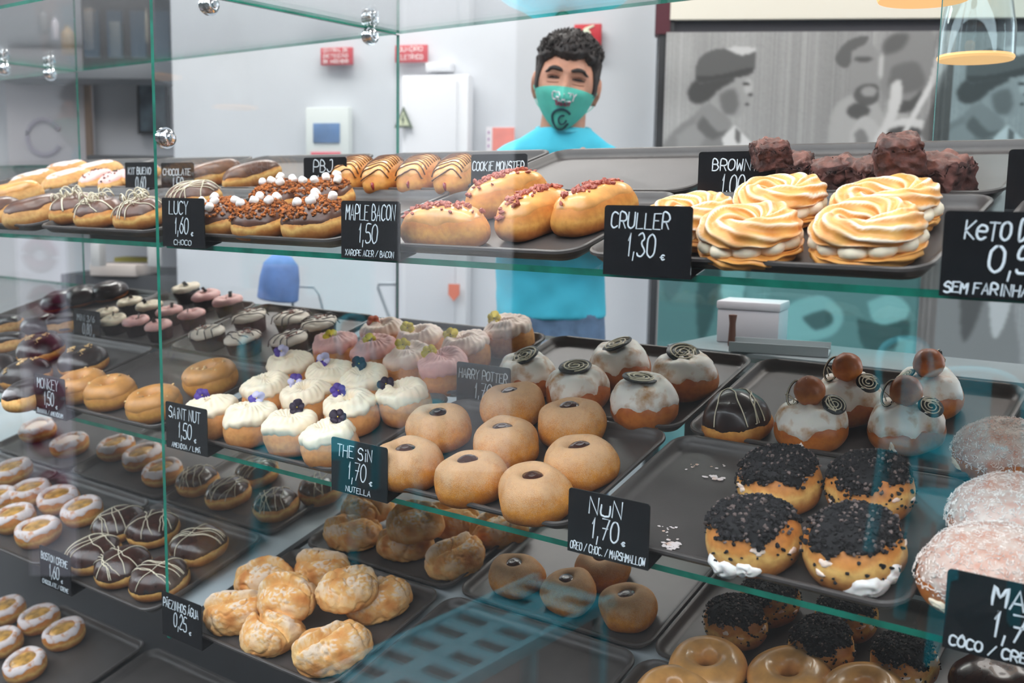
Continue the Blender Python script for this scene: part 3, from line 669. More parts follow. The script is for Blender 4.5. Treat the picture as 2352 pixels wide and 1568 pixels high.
def k_sin(seed, fill=True, mt=None, R=.0445, H=.047):
    S = Surf('dimple', R, H, seed=seed, amp=.045, bump=.0042, freq=26); parts = [('dough', body_of(S, mt or D_SUGAR), None, [])]
    def fl(b):
        rn = random.Random(seed); z = S.pt(0, 0).z
        pr = [(0, .0078), (.003, .0074), (.0045, .0082), (.0062, .0062), (.008, .0066), (.0098, .0044), (.0115, .002), (.0135, -.002), (.012, -.004), (0, -.004)]
        M_ = Matrix.Translation((rn.uniform(-.002, .002), rn.uniform(-.002, .002), z + .0045)) @ Matrix.Rotation(rn.uniform(-.1, .1), 4, 'X') @ Matrix.Diagonal((rn.uniform(1.4, 1.65), rn.uniform(1.35, 1.5), 1.0, 1))
        b.lathe(pr, 0, 24, M=M_)
    if fill: parts.append(('chocolate_filling', mk(fl, 'chocolate_filling', FILLC), None, []))
    return Kind('filled_donut', 'donut', H, parts)
def k_oreo(seed, spill=None, spots=40, R=.0485, H=.061):
    S = Surf('bun', R, H, seed=seed, amp=.03, bump=.0022, freq=28); parts = [('dough', body_of(S, D_FILL), None, [])]
    parts.append(('frosting', mk(lambda b: S.cap(b, .37, .075, .0028, seed + 5), 'frosting', OREOB), None, []))
    def cr_(b):
        S.scatter(b, 470, (.0013, .0033), seed, 0, .37, o=.0022, edge=(.075, seed + 5)); S.scatter(b, 90, (.0012, .0026), seed + 7, 0, .38, o=.0034, m=1); S.scatter(b, spots, (.0012, .003), seed + 1, .34, .56, o=.0005, sc=(1, 1, .6))
    parts.append(('cookie_crumbs', mk(cr_, 'cookie_crumbs', [OREO, OREOL], False), None, []))
    rn = random.Random(seed)
    for _ in range(6):
        q = (rn.uniform(.42, .54), rn.uniform(0, 6.28), rn.uniform(.015, .032), rn.uniform(.08, .2), rn.randint(0, 99))
        parts.append(('icing_smear', mk(lambda b: S.patch(b, *q[:4], .0012, q[4], nr=4, na=14), 'icing_smear', PINKW), None, []))
    if spill is not None:
        def sp(b): S.patch(b, .60, spill - .15, .105, .42, .0055, seed + 2); S.patch(b, .57, spill + .45, .07, .26, .004, seed + 3)
        parts.append(('marshmallow_filling', mk(sp, 'marshmallow_filling', MALLOW), None, []))
    return Kind('crumb_topped_donut', 'donut', H, parts)
def k_cream(seed, fl=None, R=.0425, H=.050, mt=None, hole=True, dt=None, name='frosted_donut', t1=.40):
    S = Surf('tall', R, H, seed=seed, amp=.03, bump=.0016, wrink=.02); parts = [('dough', body_of(S, dt or D_TALL), None, [])]
    rg = lambda u, ph: .0007 * math.sin(22 * ph + 9 * u + seed) + .0024 * math.sin(4.5 * u * PI + ph + seed) + .001 * math.sin(3 * ph + 2 * seed) + (.0016 * math.sin(2 * ph + seed) if not hole else 0) - (.009 * math.exp(-(u / .22) ** 2) if hole else -.003 * math.exp(-(u / .4) ** 2))
    sub = []
    if fl:
        cols, x, y, tilt, az = fl; sub = []
    parts.append(('frosting', mk(lambda b: S.cap(b, t1, .035, .0075, seed + 3, ridge=rg, nt=26, nph=96, tail=7, k=1.6), 'frosting', mt or CREAM), None, []))
    if fl: parts.append(('flower', flower_mesh(onM(S, x, y, tilt, seed, .0105, az), cols, .0125, seed), None, []))
    return Kind(name, 'donut', H + .008, parts)
def disc_meshes(M, R=.017, seed=0, dark=False):
    def d(b): b.lathe([(0, -.0012), (R * .97, -.0012), (R, 0), (R * .97, .0012), (0, .0012)], 0, 28, M=M)
    def sw(b):
        n = 60; b.tube([M @ Vector((R * .86 * (1 - k / n * .85) * math.cos(k / n * 17 + seed), R * .86 * (1 - k / n * .85) * math.sin(k / n * 17 + seed), .0017)) for k in range(n)], R * .052, 0, 5)
        rn = random.Random(seed)
        for _ in range(3): a = rn.uniform(0, 6); b.tube([M @ Vector((R * .8 * math.cos(a + q), R * .8 * math.sin(a + q) * (1 - .5 * q), .0018)) for q in (0, .8, 1.6, 2.4, 3.1)], .0007, 0, 5)
    return ('chocolate_disc', mk(d, 'chocolate_disc', DISC), None, [('icing_swirl', mk(sw, 'icing_swirl', DRIZ), None, [])])
def k_meri(seed, R=.045, H=.048, tilt=.15, az=0.0):
    S = Surf('bun', R, H, seed=seed, amp=.02, bump=.0016); parts = [('dough', body_of(S, D_RICH), None, [])]
    rg = lambda u, ph: .0014 * math.sin(4 * ph + seed) + .0012 * math.sin(14 * u)
    parts.append(('meringue', mk(lambda b: S.cap(b, .44, .09, .0055, seed + 2, ridge=rg), 'meringue', MERI), None, []))
    parts.append(disc_meshes(onM(S, .002, .002, tilt, seed, .0085, az), .0245, seed))
    return Kind('meringue_donut', 'donut', H + .008, parts)
def k_ball(seed, az=0.0, R=.0455, H=.050):
    S = Surf('bun', R, H, seed=seed, amp=.02, bump=.0016); parts = [('dough', body_of(S, D_RICH), None, [])]
    rg = lambda u, ph: .0018 * math.sin(4 * ph + seed) + .0014 * math.sin(14 * u)
    parts.append(('meringue', mk(lambda b: (S.cap(b, .44, .075, .006, seed + 2, ridge=rg), S.patch(b, .56, -2.3 + az, .07, .09, .004, seed)), 'meringue', MERI), None, []))
    def bl(b):
        p = S.top(0, .004, 0) + Vector((0, 0, .021)); b.add([p + (Vector(q) * .0195 + noise.noise_vector(Vector(q) * 2.2 + Vector((seed, 0, 0))) * .0012) for q in ICO3[0]], ICO3[1])
    parts.append(('dough_ball', mk(bl, 'dough_ball', D_RICH), None, []))
    c, s_ = math.cos(az), math.sin(az)
    def rot(x, y): return x * c - y * s_, x * s_ + y * c
    x, y = rot(.020, -.017); parts.append(disc_meshes(onM(S, x, y, .55, seed, .009, az + .25), .0155, seed + 3))
    x, y = rot(-.022, .006); q0 = S.top(x, y, .006); e = Vector((rot(.45, .2)[0], rot(.45, .2)[1], .85)).normalized(); u = Vector((rot(.9, -.2)[0], rot(.9, -.2)[1], -.45)).normalized()
    lp = lambda k, o: q0 + e * (.016 + .0165 * math.sin(k)) + u * (.0085 * math.cos(k)) + Vector((0, -.001 * o, .0006 * o))
    parts.append(('chocolate_loop', mk(lambda b: b.tube([lp(k, 0) for k in np.linspace(0, 2 * PI, 29)[:-1]], .0016, 0, 6, True), 'chocolate_loop', DISC), None, [('icing_line', mk(lambda b: b.tube([lp(k, 1.6) for k in np.linspace(.3, 5.6, 24)], .0008, 0, 5), 'icing_line', DRIZ), None, [])]))
    def dz(b):
        rn = random.Random(seed)
        for q in range(3):
            a = rn.uniform(0, 6); x, y = rot(-.02 + .01 * q, .008); p = S.top(x, y, .008)
            b.tube([p + Vector((.010 * math.cos(a + k * .7) * (1 - .08 * k), .006 * math.sin(a + k * .5), .003 * k * (1 if k < 5 else .3) if k < 5 else .003 * (9 - k))) for k in range(9)], .0008, 0, 5)
    parts.append(('icing_drizzle', mk(dz, 'icing_drizzle', DRIZ), None, []))
    return Kind('ball_topped_donut', 'donut', H + .02, parts)
def k_drizzled(seed, kind='bun', R=.045, H=.048, t1=.5, mt=None, dm=None, n=5, dmat=None, dirs=(0.6, 2.2), name='chocolate_donut', amp=.03, r=.0010, dt=None, hole=False):
    S = Surf('ring' if hole else kind, R, H, seed=seed, amp=.03, bump=.0016); parts = [('dough', body_of(S, dt or D_FILL), None, [])]
    parts.append(('chocolate_glaze', mk(lambda b: S.cap(b, t1, amp, .002, seed + 2, t0=.06 if hole else 0), 'chocolate_glaze', mt or CHOC), None, []))
    def dz(b):
        rn = random.Random(seed + 9)
        for q in range(n):
            a = rn.choice(dirs) + rn.uniform(-.25, .25); off = rn.uniform(-.6, .6) * R; d = Vector((math.cos(a), math.sin(a))); e = Vector((-d.y, d.x)); L = math.sqrt(max(.0, (R * .96) ** 2 - off ** 2))
            pts = []
            for k in range(7):
                q_ = d * (-L + 2 * L * k / 6) + e * (off + rn.uniform(-.1, .1) * R * .6); pts.append((q_.x, q_.y))
            S.line(b, pts, r, .0026)
    if n: parts.append(('icing_drizzle', mk(dz, 'icing_drizzle', dmat or DRIZ), None, []))
    return Kind(name, 'donut', H, parts)
def k_coco(seed, R=.053, H=.058):
    S = Surf('bun', R, H, seed=seed, amp=.035, bump=.002); parts = [('dough', body_of(S, D_RICH), None, [])]
    parts.append(('glaze', mk(lambda b: S.cap(b, .50, .06, .002, seed + 2), 'glaze', COCOG), None, []))
    parts.append(('coconut_flakes', mk(lambda b: S.shreds(b, 1700, (.0018, .0042), .00055, seed, 0, .51, o=.0018), 'coconut_flakes', COCO, False), None, []))
    parts.append(('cream_filling', mk(lambda b: S.patch(b, .56, -2.6, .035, .22, .003, seed), 'cream_filling', CREAM), None, []))
    return Kind('coconut_bun', 'bun', H, parts)
def k_ring(seed, R=.048, H=.036, mt=None, cap=None, nuts=None, dt=None, name='ring_donut', t1=.47):
    S = Surf('ring', R, H, seed=seed, amp=.02, bump=.0012, freq=28)
    parts = [('dough', body_of(S, dt or D_CARA), None, [])]
    if cap: parts.append(('frosting', mk(lambda b: S.cap(b, t1, .02, .003, seed + 2, t0=.03), 'frosting', cap), None, []))
    if nuts: parts.append(('nut_pieces', mk(lambda b: S.scatter(b, nuts, (.0016, .0036), seed, .1, .4, o=.0028), 'nut_pieces', NUTS, False), None, []))
    return Kind(name, 'donut', H, parts)
def k_glazed(seed, R=.054, H=.040):
    S = Surf('ring', R, H, seed=seed, amp=.018, bump=.0012, freq=22); return Kind('glazed_ring_donut', 'donut', H, [('dough', body_of(S, GLAZE, nt=32, nph=56), None, [])])
def k_lucy(seed, R=.0475, H=.046):
    S = Surf('bun', R, H, seed=seed, amp=.025, bump=.0015); parts = [('dough', body_of(S, D_FILL), None, [])]
    parts.append(('chocolate_glaze', mk(lambda b: S.cap(b, .45, .02, .0025, seed + 2), 'chocolate_glaze', CHOCM), None, []))
    parts.append(('cookie_crumbs', mk(lambda b: S.scatter(b, 330, (.0014, .0036), seed, 0, .36, o=.0028, edge=(.05, seed)), 'cookie_crumbs', CRUMB, False), None, []))
    rn = random.Random(seed); k = 0; pts = [(-.022, -.012), (.004, -.024), (.024, -.004), (-.006, .004), (.012, .02), (-.022, .018)]; rn.shuffle(pts)
    for x, y in pts[:5]:
        x += rn.uniform(-.004, .004); y += rn.uniform(-.004, .004); M_ = onM(S, x, y, rn.uniform(.5, 1.6), rn.uniform(0, 6), .0080, rn.uniform(0, 6)) @ Matrix.Scale(1.4, 4)
        parts.append(('marshmallow', mk(lambda b: b.lathe([(0, -.0048), (.0030, -.0046), (.0043, -.0032), (.0045, 0), (.0043, .0032), (.0030, .0046), (0, .0048)], 0, 14, M=M_), 'marshmallow', MALLOW), None, []))
    return Kind('marshmallow_donut', 'donut', H + .006, parts)
def k_bar(seed, L=.066, Wd=.031, H=.046, cap=None, t1=.40, bits=None, driz=None, jam=False, dt=None, name='maple_bar', n=3.2, lines=None, amp=.02):
    S = Surf('loaf', 1.0, H, L, Wd, n, seed=seed, amp=amp, bump=.002, freq=28); parts = [('dough', body_of(S, dt or D_GOLD, nt=26, nph=56), None, [])]
    if cap: parts.append(('glaze', mk(lambda b: S.cap(b, t1, .035, .002, seed + 1, nph=72), 'glaze', cap), None, []))
    if bits:
        def bt(b):
            rn = random.Random(seed)
            for _ in range(bits[0]):
                x = rn.gauss(0, .42) * L if bits[3] is None else rn.uniform(-.85, .85) * L; y = rn.gauss(0, .25) * Wd; x = max(-.9 * L, min(.9 * L, x)); y = max(-.6 * Wd, min(.6 * Wd, y)); r = rn.uniform(*bits[1])
                b.ico(S.top(x, y, .0025 + r * .3), r, 0, 1, (1.3, .9, .6), rn, .35, Matrix.Rotation(rn.uniform(0, 6), 3, 'Z') @ Matrix.Rotation(rn.uniform(0, 3), 3, 'X'))
        parts.append((bits[4] if len(bits) > 4 else 'bacon_topping', mk(bt, 'topping', bits[2], False), None, []))
    if driz:
        def dz(b):
            m = 11
            for k in range(m): x = (-.86 + 1.72 * k / (m - 1)) * L; S.line(b, [(x - .002, -Wd * .8), (x + .003, -Wd * .3), (x - .002, Wd * .3), (x + .002, Wd * .8)], .0011, .0022)
        parts.append(('icing_drizzle', mk(dz, 'icing_drizzle', driz), None, []))
    if jam:
        parts.append(('jam_filling', mk(lambda b: S.patch(b, .50, PI, .055, .075, .0045, seed, nr=4, na=14), 'jam_filling', JAM), None, []))
    return Kind(name, 'pastry', H, parts)
def k_roll(seed, L=.052, Wd=.041, H=.052):
    S = Surf('loaf', 1.0, H, L, Wd, 2.3, seed=seed, amp=.05, bump=.006, freq=20); rn = random.Random(seed); a0 = rn.uniform(-.5, .5)
    def bd(b):
        mb = MB(); S.body(mb, 64, 110); v = []
        for q in mb.v:
            p = Vector(q); d = (p.x * math.sin(a0) + p.y * math.cos(a0)) + .007 * math.sin(p.x * 60 + seed)
            if p.z > H * .35: p.z -= .014 * math.exp(-(d / .0036) ** 2) * min(1, (p.z / H - .35) * 3) * (1 if abs(p.x) < L * .85 else .4); p.z += .005 * math.exp(-((d - .011) / .006) ** 2) * min(1, (p.z / H - .35) * 3)
            w_ = abs(noise.noise(Vector((p.x * 30, p.y * 30, p.z * 18)) + Vector((0, seed * 4, 0)))); p = p * (1 - .07 * math.exp(-(w_ / .05) ** 2))
            p += noise.noise_vector(p * 120 + Vector((seed, 0, 0))) * .0016; v.append(p)
        cols = []
        for p in v:
            f = noise.noise(p * 34 + Vector((seed * 5, 0, 0))) * .5 + .5; g = noise.noise(p * 90 + Vector((0, seed * 3, 0))) * .5 + .5; up = min(1, max(0, (p.z / H - .25) * 1.6))
            d = (p.x * math.sin(a0) + p.y * math.cos(a0)) + .007 * math.sin(p.x * 60 + seed)
            gold = np.array((218, 146, 76)); pale = np.array((236, 196, 136)); flour = np.array((232, 216, 204)); br = np.array((186, 108, 52))
            c = gold * (1 - g) + pale * g; fine = noise.noise(p * 210 + Vector((seed, 2, 0))) * .5 + .5; k = max(0, min(1, (f + .75 * (fine - .5) - .44) * 8)) * up; c = c * (1 - k * .8) + flour * k * .8
            k2 = max(0, min(1, (.42 - f) * 4)); c = c * (1 - k2 * .7) + br * k2 * .7
            if p.z > H * .4: k3 = math.exp(-(d / .006) ** 2); c = c * (1 - k3 * .7) + np.array((238, 196, 128)) * k3 * .7
            cols.append(lin(tuple(c)))
        b.add(v, mb.f, 0, cols)
    return Kind('bread_roll', 'bread roll', H, [('dough', mk(bd, 'bread_roll', attr_mat('floured_bread', .8, .25, bump=.9), True, True), None, [])])
def k_cruller(seed, R=.057, H=.05, a=1.0):
    rn = random.Random(seed)
    def half(b, z0, hh, top, tw):
        nt, nph = 72, 150; v = []; f = []; cols = []
        for i in range(nph):
            ph = 2 * PI * i / nph
            for k in range(nt):
                th = 2 * PI * k / nt; rr = .0195 * (1 + .05 * math.sin(3 * ph + seed)); q = math.cos(9 * th + 7 * tw * ph + .7 * math.sin(2 * ph + seed)); q = q if q > 0 else -abs(q) ** .6; rad = rr * (1 + .075 * q)
                x = .036 * R / .057 + rad * math.cos(th) * 1.05; z = rad * math.sin(th) * hh / .0195
                if not top and z > 0: z *= .35
                if top and z < 0: z *= .35
                m = 1 + .04 * math.sin(2 * ph + rn.random() * 0 + seed); p = Vector((x * math.cos(ph) * m, x * math.sin(ph) * m * a, z0 + z)) + noise.noise_vector(Vector((x * math.cos(ph), x * math.sin(ph), z + seed)) * 50) * .0035
                v.append(p); g = noise.noise(p * 60 + Vector((seed, 0, 0))) * .5 + .5; base = np.array((208, 124, 48)) * (1 - g) + np.array((238, 184, 104)) * g
                k_ = (max(0, q - .35) * 1.8 if top and z > -.002 else 0) * (.7 + .8 * noise.noise(p * 38 + Vector((0, seed, 0)))); k_ = max(0, min(.95, k_)); cols.append(lin(tuple(base * (1 - k_) + np.array((250, 238, 226)) * k_)))
        for i in range(nph):
            for k in range(nt): i2, k2 = (i + 1) % nph, (k + 1) % nt; f.append([i * nt + k, i2 * nt + k, i2 * nt + k2, i * nt + k2])
        b.add(v, f, 0, cols)
    AM = attr_mat('glazed_cruller', .38, .5, bump=.3)
    def cream(b):
        n = 11
        for i in range(n):
            ph = 2 * PI * i / n; c = Vector((.040 * R / .057 * math.cos(ph), .040 * R / .057 * math.sin(ph) * a, .0225)); S = Surf('bun', .0165, .016, seed=seed + i, amp=.05, bump=.0012, freq=120); mb = MB(); S.body(mb, 12, 18); b.add([Vector(q) + c - Vector((0, 0, .008)) for q in mb.v], mb.f)
    return Kind('cruller', 'pastry', H, [('bottom_half', mk(lambda b: half(b, .0125, .0125, False, 1), 'bottom_half', AM, True, True), None, []), ('cream_filling', mk(cream, 'cream_filling', CREAM), None, []), ('top_half', mk(lambda b: half(b, .030, .019, True, 1), 'top_half', AM, True, True), None, [])])
def k_brownie(seed, W=.052, H=.040):
    rn = random.Random(seed)
    def bx(b):
        bm = bmesh.new(); bmesh.ops.create_cube(bm, size=1.0); bmesh.ops.subdivide_edges(bm, edges=list(bm.edges), cuts=16, use_grid_fill=True)
        sk = rn.uniform(-.1, .1); v = []
        for x in bm.verts:
            p = Vector((x.co.x * W * (1.04 - .1 * x.co.z), x.co.y * W * .92 * (1.04 - .1 * x.co.z), (x.co.z + .5) * H)); p.x += sk * p.z
            m = max(abs(x.co.x), abs(x.co.y)); p.z -= .006 * max(0, m - .38) / .12 * (x.co.z > .3)
            if x.co.z > -.45: p += noise.noise_vector(p * 40 + Vector((seed * 9, 0, 0))) * .0045 + noise.noise_vector(p * 150 + Vector((0, seed * 9, 0))) * .0045
            v.append(p)
        bm.faces.ensure_lookup_table(); bm.verts.index_update()
        for fc in bm.faces: pass
        fs = [[q.index for q in fc.verts] for fc in bm.faces]; nz = [fc.normal.z > .5 for fc in bm.faces]
        o = len(b.v); b.add(v, fs, 0); b.m[-len(fs):] = [1 if q else 0 for q in nz]; bm.free()
    return Kind('brownie', 'brownie', H, [('cake', mk(bx, 'brownie', [BROWN, BROWT]), None, [])])
def k_mini(seed, top=CREAM, R=.034, H=.038, driz=False, tuft=True):
    S = Surf('cake', R, H, seed=seed, amp=.02, bump=.0016); parts = [('cake', body_of(S, CAKED), None, [])]
    rg = lambda u, ph: .002 * math.sin(7 * u + seed) + .001 * math.sin(5 * ph)
    parts.append(('frosting', mk(lambda b: S.cap(b, .405, .012, .0055, seed + 1, ridge=rg, tail=6), 'frosting', top), None, []))
    if driz:
        def dz(b):
            for k in range(4): y = (-.6 + .4 * k) * R; S.line(b, [(-R * .9, y - .004), (-R * .3, y + .003), (R * .3, y - .003), (R * .9, y + .004)], .0012, .0075)
        parts.append(('icing_drizzle', mk(dz, 'icing_drizzle', CHOCD), None, []))
        parts.append(('sprinkles', mk(lambda b: S.scatter(b, 40, (.001, .002), seed, 0, .22, o=.0065, phis=(0, 2.4)), 'sprinkles', BACON, False), None, []))
    elif tuft: parts.append(('chocolate_shard', mk(lambda b: b.box((0, 0, 0), (.010, .0016, .014), 0, .0004, M=onM(S, .006, .008, .5, seed, .010, seed)), 'chocolate_shard', CHOCD, False), None, []))
    return Kind('mini_cake', 'cake', H + .006, parts)
def k_tart(seed, R=.044, H=.042, fill=None):
    S = Surf('bowl', R, H, seed=seed, amp=.03, bump=.0014); parts = [('dough', body_of(S, D_FILL), None, [])]
    parts.append(('powdered_sugar', mk(lambda b: S.cap(b, .45, .07, .0011, seed + 1, t0=.245), 'powdered_sugar', SUGW), None, []))
    def cf(b):
        o = MB(); Q = Surf('bun', R * .69, .0145, seed=seed, amp=.02, bump=.001); Q.body(o, 14, 30); b.add([Vector(q) + Vector((0, 0, H * .60)) for q in o.v], o.f)
    parts.append(('custard', mk(cf, 'custard', fill or CUST), None, []))
    return Kind('custard_donut', 'donut', H, parts)
def k_shave(seed, R=.046, H=.044):
    K = k_drizzled(seed, R=R, H=H, t1=.42, mt=CHOCM, n=5, r=.0009); S = Surf('bun', R, H, seed=seed, amp=.03, bump=.0016)
    def cu(b):
        rn = random.Random(seed)
        for _ in range(13):
            x, y = rn.uniform(-.5, .5) * R, rn.uniform(-.5, .5) * R; p = S.top(x, y, .003); a = rn.uniform(0, 6); hgt = rn.uniform(.006, .016); w_ = rn.uniform(.006, .012)
            b.tube([p + Vector((math.cos(a) * w_ * math.cos(PI * k / 6), math.sin(a) * w_ * math.cos(PI * k / 6), hgt * math.sin(PI * k / 6))) for k in range(7)], .0011, 0, 5)
    K.parts.append(('white_chocolate_curls', mk(cu, 'white_chocolate_curls', DRIZ), None, [])); K.name = 'chocolate_donut'; return K
def k_nutty(seed, R=.050, H=.044, mt=None):
    S = Surf('bun', R, H, seed=seed, amp=.03, bump=.0015); parts = [('dough', body_of(S, D_GOLD), None, [])]
    parts.append(('chocolate_glaze', mk(lambda b: S.cap(b, .5, .03, .003, seed + 2), 'chocolate_glaze', mt or CHOCD), None, []))
    def nt_(b):
        rn = random.Random(seed)
        for q in range(5):
            a = rn.uniform(0, 6); x0, y0 = rn.uniform(-.5, .5) * R, rn.uniform(-.5, .5) * R
            for _ in range(12): r = rn.uniform(.001, .0026); b.ico(S.top(x0 + rn.gauss(0, .005), y0 + rn.gauss(0, .003), .004), r, 0, 1, (1, 1, .7), rn, .3)
    parts.append(('nut_pieces', mk(nt_, 'nut_pieces', NUTS, False), None, [])); return Kind('chocolate_donut', 'donut', H, parts)
# ------------------------------------------------------------------ placing pastries on the trays
RND = random.Random(11)
FL = .0042       # tray floor above the shelf
ORD = ['leftmost', 'second from left', 'third from left', 'fourth from left', 'fifth from left', 'sixth from left']
def ords(n):
    if n == 1: return ['']
    if n == 2: return ['left one', 'right one']
    if n == 3: return ['left one', 'middle one', 'right one']
    return ORD[:n - 1] + ['rightmost']
def place(kind, M, label, group, sc=1.0):
    if len(kind.parts) == 1 and not kind.parts[0][3]:
        root = link(kind.name, kind.parts[0][1]); root.matrix_world = M
    else:
        root = empty(kind.name, M)
        for nm, me, lb, subs in kind.parts:
            o = link(nm, me, root)
            if lb: o['label'] = lb
            for q in subs: link(q[0], q[1], o)
    return tag(root, label, kind.cat, group)
def put(kind, px, py, s, label, group=None, spin=None, dh=0.0, lean=(0, 0), sc=1.0, ends=None):
    hc = FL + kind.h * sc * .5 + dh
    if ends:
        a, c = at(*ends[0], s, hc), at(*ends[1], s, hc); p = (a + c) / 2; d = c - a; spin = math.atan2(d[1] / CT, d[0])
    else: p = at(px, py, s, hc)
    if spin is None: spin = RND.uniform(0, 6.28)
    p = p - SN * (kind.h * sc * .5)
    M = Matrix.Translation(Vector(p)) @ Matrix.Rotation(T, 4, 'X') @ Matrix.Rotation(lean[0], 4, 'X') @ Matrix.Rotation(lean[1], 4, 'Y') @ Matrix.Rotation(spin, 4, 'Z') @ Matrix.Diagonal((sc, sc, sc, 1))
    return place(kind, M, label, group)
def row(kinds, pts, s, desc, where, group, scs=None, **kw):
    for i, (q, o) in enumerate(zip(pts, ords(len(pts)))):
        k = kinds[i] if isinstance(kinds, list) else kinds
        put(k, q[0], q[1], s, f'{desc} {where}' + (f', {o}' if o else ''), group, sc=(q[2] if len(q) > 2 else 1.0), **kw)

# --- middle shelf, centre bay: sugared donuts with chocolate centres
SIN = [k_sin(i, R=.047, H=.055) for i in range(1, 6)]
G = 'sugared donuts with chocolate centres'
row([SIN[0], SIN[1], SIN[2]], [(938, 1062), (1083, 1092), (1228, 1130)], 'm', 'sugared donut with chocolate centre on the middle shelf,', 'front row', G)
row([SIN[3], SIN[4], SIN[0]], [(1008, 978), (1160, 1014), (1334, 1058)], 'm', 'sugared donut with chocolate centre on the middle shelf,', 'second row', G)
row([SIN[2], SIN[1]], [(1176, 928), (1314, 966)], 'm', 'sugared donut with chocolate centre on the middle shelf,', 'rear row', G)
# --- black crumb topped donuts
PC = -.95
OR_ = [k_oreo(1, -1.75), k_oreo(2, -1.0), k_oreo(3), k_oreo(4, spots=110)]
G = 'black crumb topped donuts'
put(OR_[0], 1727, 1226, 'm', 'black crumb topped donut oozing white filling, front left on the middle shelf', G, spin=0, sc=1.02)
put(OR_[1], 1960, 1252, 'm', 'black crumb topped donut oozing white filling, front right on the middle shelf', G, spin=.2, sc=1.03)
put(OR_[2], 1790, 1100, 'm', 'black crumb topped donut without ooze, rear left on the middle shelf', G, sc=.98)
put(OR_[3], 1998, 1114, 'm', 'black crumb topped donut with specked pale sides, rear right on the middle shelf', G)
# --- toasted meringue donuts with discs
ME = [k_meri(i, R=.048, H=.056, tilt=t, az=.65) for i, t in ((1, .25), (2, .05), (3, .3))]
G = 'meringue donuts with chocolate discs'
row([ME[1], ME[0], ME[2]], [(1325, 888), (1478, 916, 1.02), (1572, 856)], 'm', 'meringue donut with swirled chocolate disc on the middle shelf,', 'nearer row', G)
row([ME[2], ME[0]], [(1208, 858), (1422, 832)], 'm', 'meringue donut with swirled chocolate disc on the middle shelf,', 'rear row', G)
# --- dough ball donuts and the chocolate dome
BA = [k_ball(1, .55), k_ball(2, .8)]
G = 'donuts topped with dough balls'
row([BA[0], BA[1]], [(1862, 958), (2080, 960)], 'm', 'meringue donut topped with a dough ball,', 'nearer pair', G)
row([BA[1], BA[0]], [(1945, 902), (2128, 888)], 'm', 'meringue donut topped with a dough ball,', 'rear pair', G)
put(k_drizzled(31, 'dome', .047, .058, .50, CHOCD, n=5, dt=D_GOLD, dirs=(1.2, 1.9), name='domed_chocolate_donut', r=.0009), 1690, 948, 'm', 'shiny dark chocolate dome donut with thin white drizzle', spin=.4)
# --- cream topped donuts with violets
def off(dx, dy, k=.00062):
    x, y = dx * k * .795 + dy * k * 2.0 * .605, dx * k * .606 - dy * k * 2.0 * .797; m = math.hypot(x, y); q = min(1, .022 / max(m, 1e-6)); return x * q, y * q
VIO, VDK, VYE, VLI = (PETV, PETW, PISTIL), (PETD, PETD, PISTIL), (PETY, PETY, PETD), (PETV, PETV, PISTIL)
def cream(i, fl, dx, dy, **kw):
    x, y = off(dx, dy); return k_cream(i, (fl, x, y, .75, .65) if fl else None, **kw)
G = 'cream topped donuts with violets'
d_ = 'white creamed donut with {}, {}'
for i, (px, py, fl, dx, dy, ft, wh) in enumerate([
    (490, 955, VLI, -38, -25, 'a purple violet', 'front row, leftmost'), (573, 974, VIO, 18, -20, 'a lilac violet', 'front row, second from left'), (668, 994, VDK, 22, -22, 'a dark petal', 'front row, third from left'), (757, 1018, VDK, 28, -12, 'a black petal', 'front row, beside The Sin card'),
    (612, 906, None, 0, 0, 'bare icing', 'second row, leftmost'), (706, 922, VIO, -25, -15, 'a pale lilac violet', 'second row, middle one'), (806, 946, VLI, -32, -18, 'a deep purple violet', 'second row, rightmost'),
    (669, 852, VIO, -28, -18, 'a purple and white violet', 'rear row, leftmost'), (756, 876, VIO, -20, -15, 'a lilac violet', 'rear row, second from left'), (841, 886, VDK, -15, -22, 'a round black violet', 'rear row, third from left'), (930, 922, VDK, -35, -5, 'a grey purple violet', 'rear row, rightmost')]):
    put(cream(i + 1, fl, dx, dy, hole=i not in (0, 1, 4)), px, py, 'm', d_.format(ft, wh), G, spin=0, lean=(RND.uniform(-.1, .05), RND.uniform(-.08, .08)))
G = 'pink frosted donuts with yellow flowers'
d_ = 'pink frosted donut with {}, {}'
for i, (px, py, fl, dx, dy, mt, ft, wh) in enumerate([
    (772, 806, VYE, -10, 0, PINKC, 'a yellow petal and the deepest pink', 'leftmost'), (863, 818, VYE, -12, -5, PINKC, 'a yellow petal', 'second from left in front'), (941, 838, VYE, -12, -12, PINKW, 'a big yellow flower', 'middle of the front'), (1019, 854, VYE, -30, -12, PINKC, 'a dark eyed yellow flower', 'rightmost in front'),
    (881, 774, (mat('orange_petal', (206, 96, 60), .6),) * 2 + (PISTIL,), -25, 0, PINKW, 'an orange petal', 'rear left'), (968, 790, VYE, -32, -2, PINKW, 'a yellow flower and open hole', 'rear middle'), (1070, 808, VYE, -38, -12, PINKW, 'a yellow flower beside pale swirls', 'rear right'), (1168, 770, VYE, -40, -10, PINKW, 'a faded yellow flower', 'standing alone at the far right')]):
    put(cream(i + 21, fl, dx, dy, mt=mt, name='pink_frosted_donut', hole=i in (5, 6), H=.052), px, py, 'm', d_.format(ft, wh), G, spin=0)
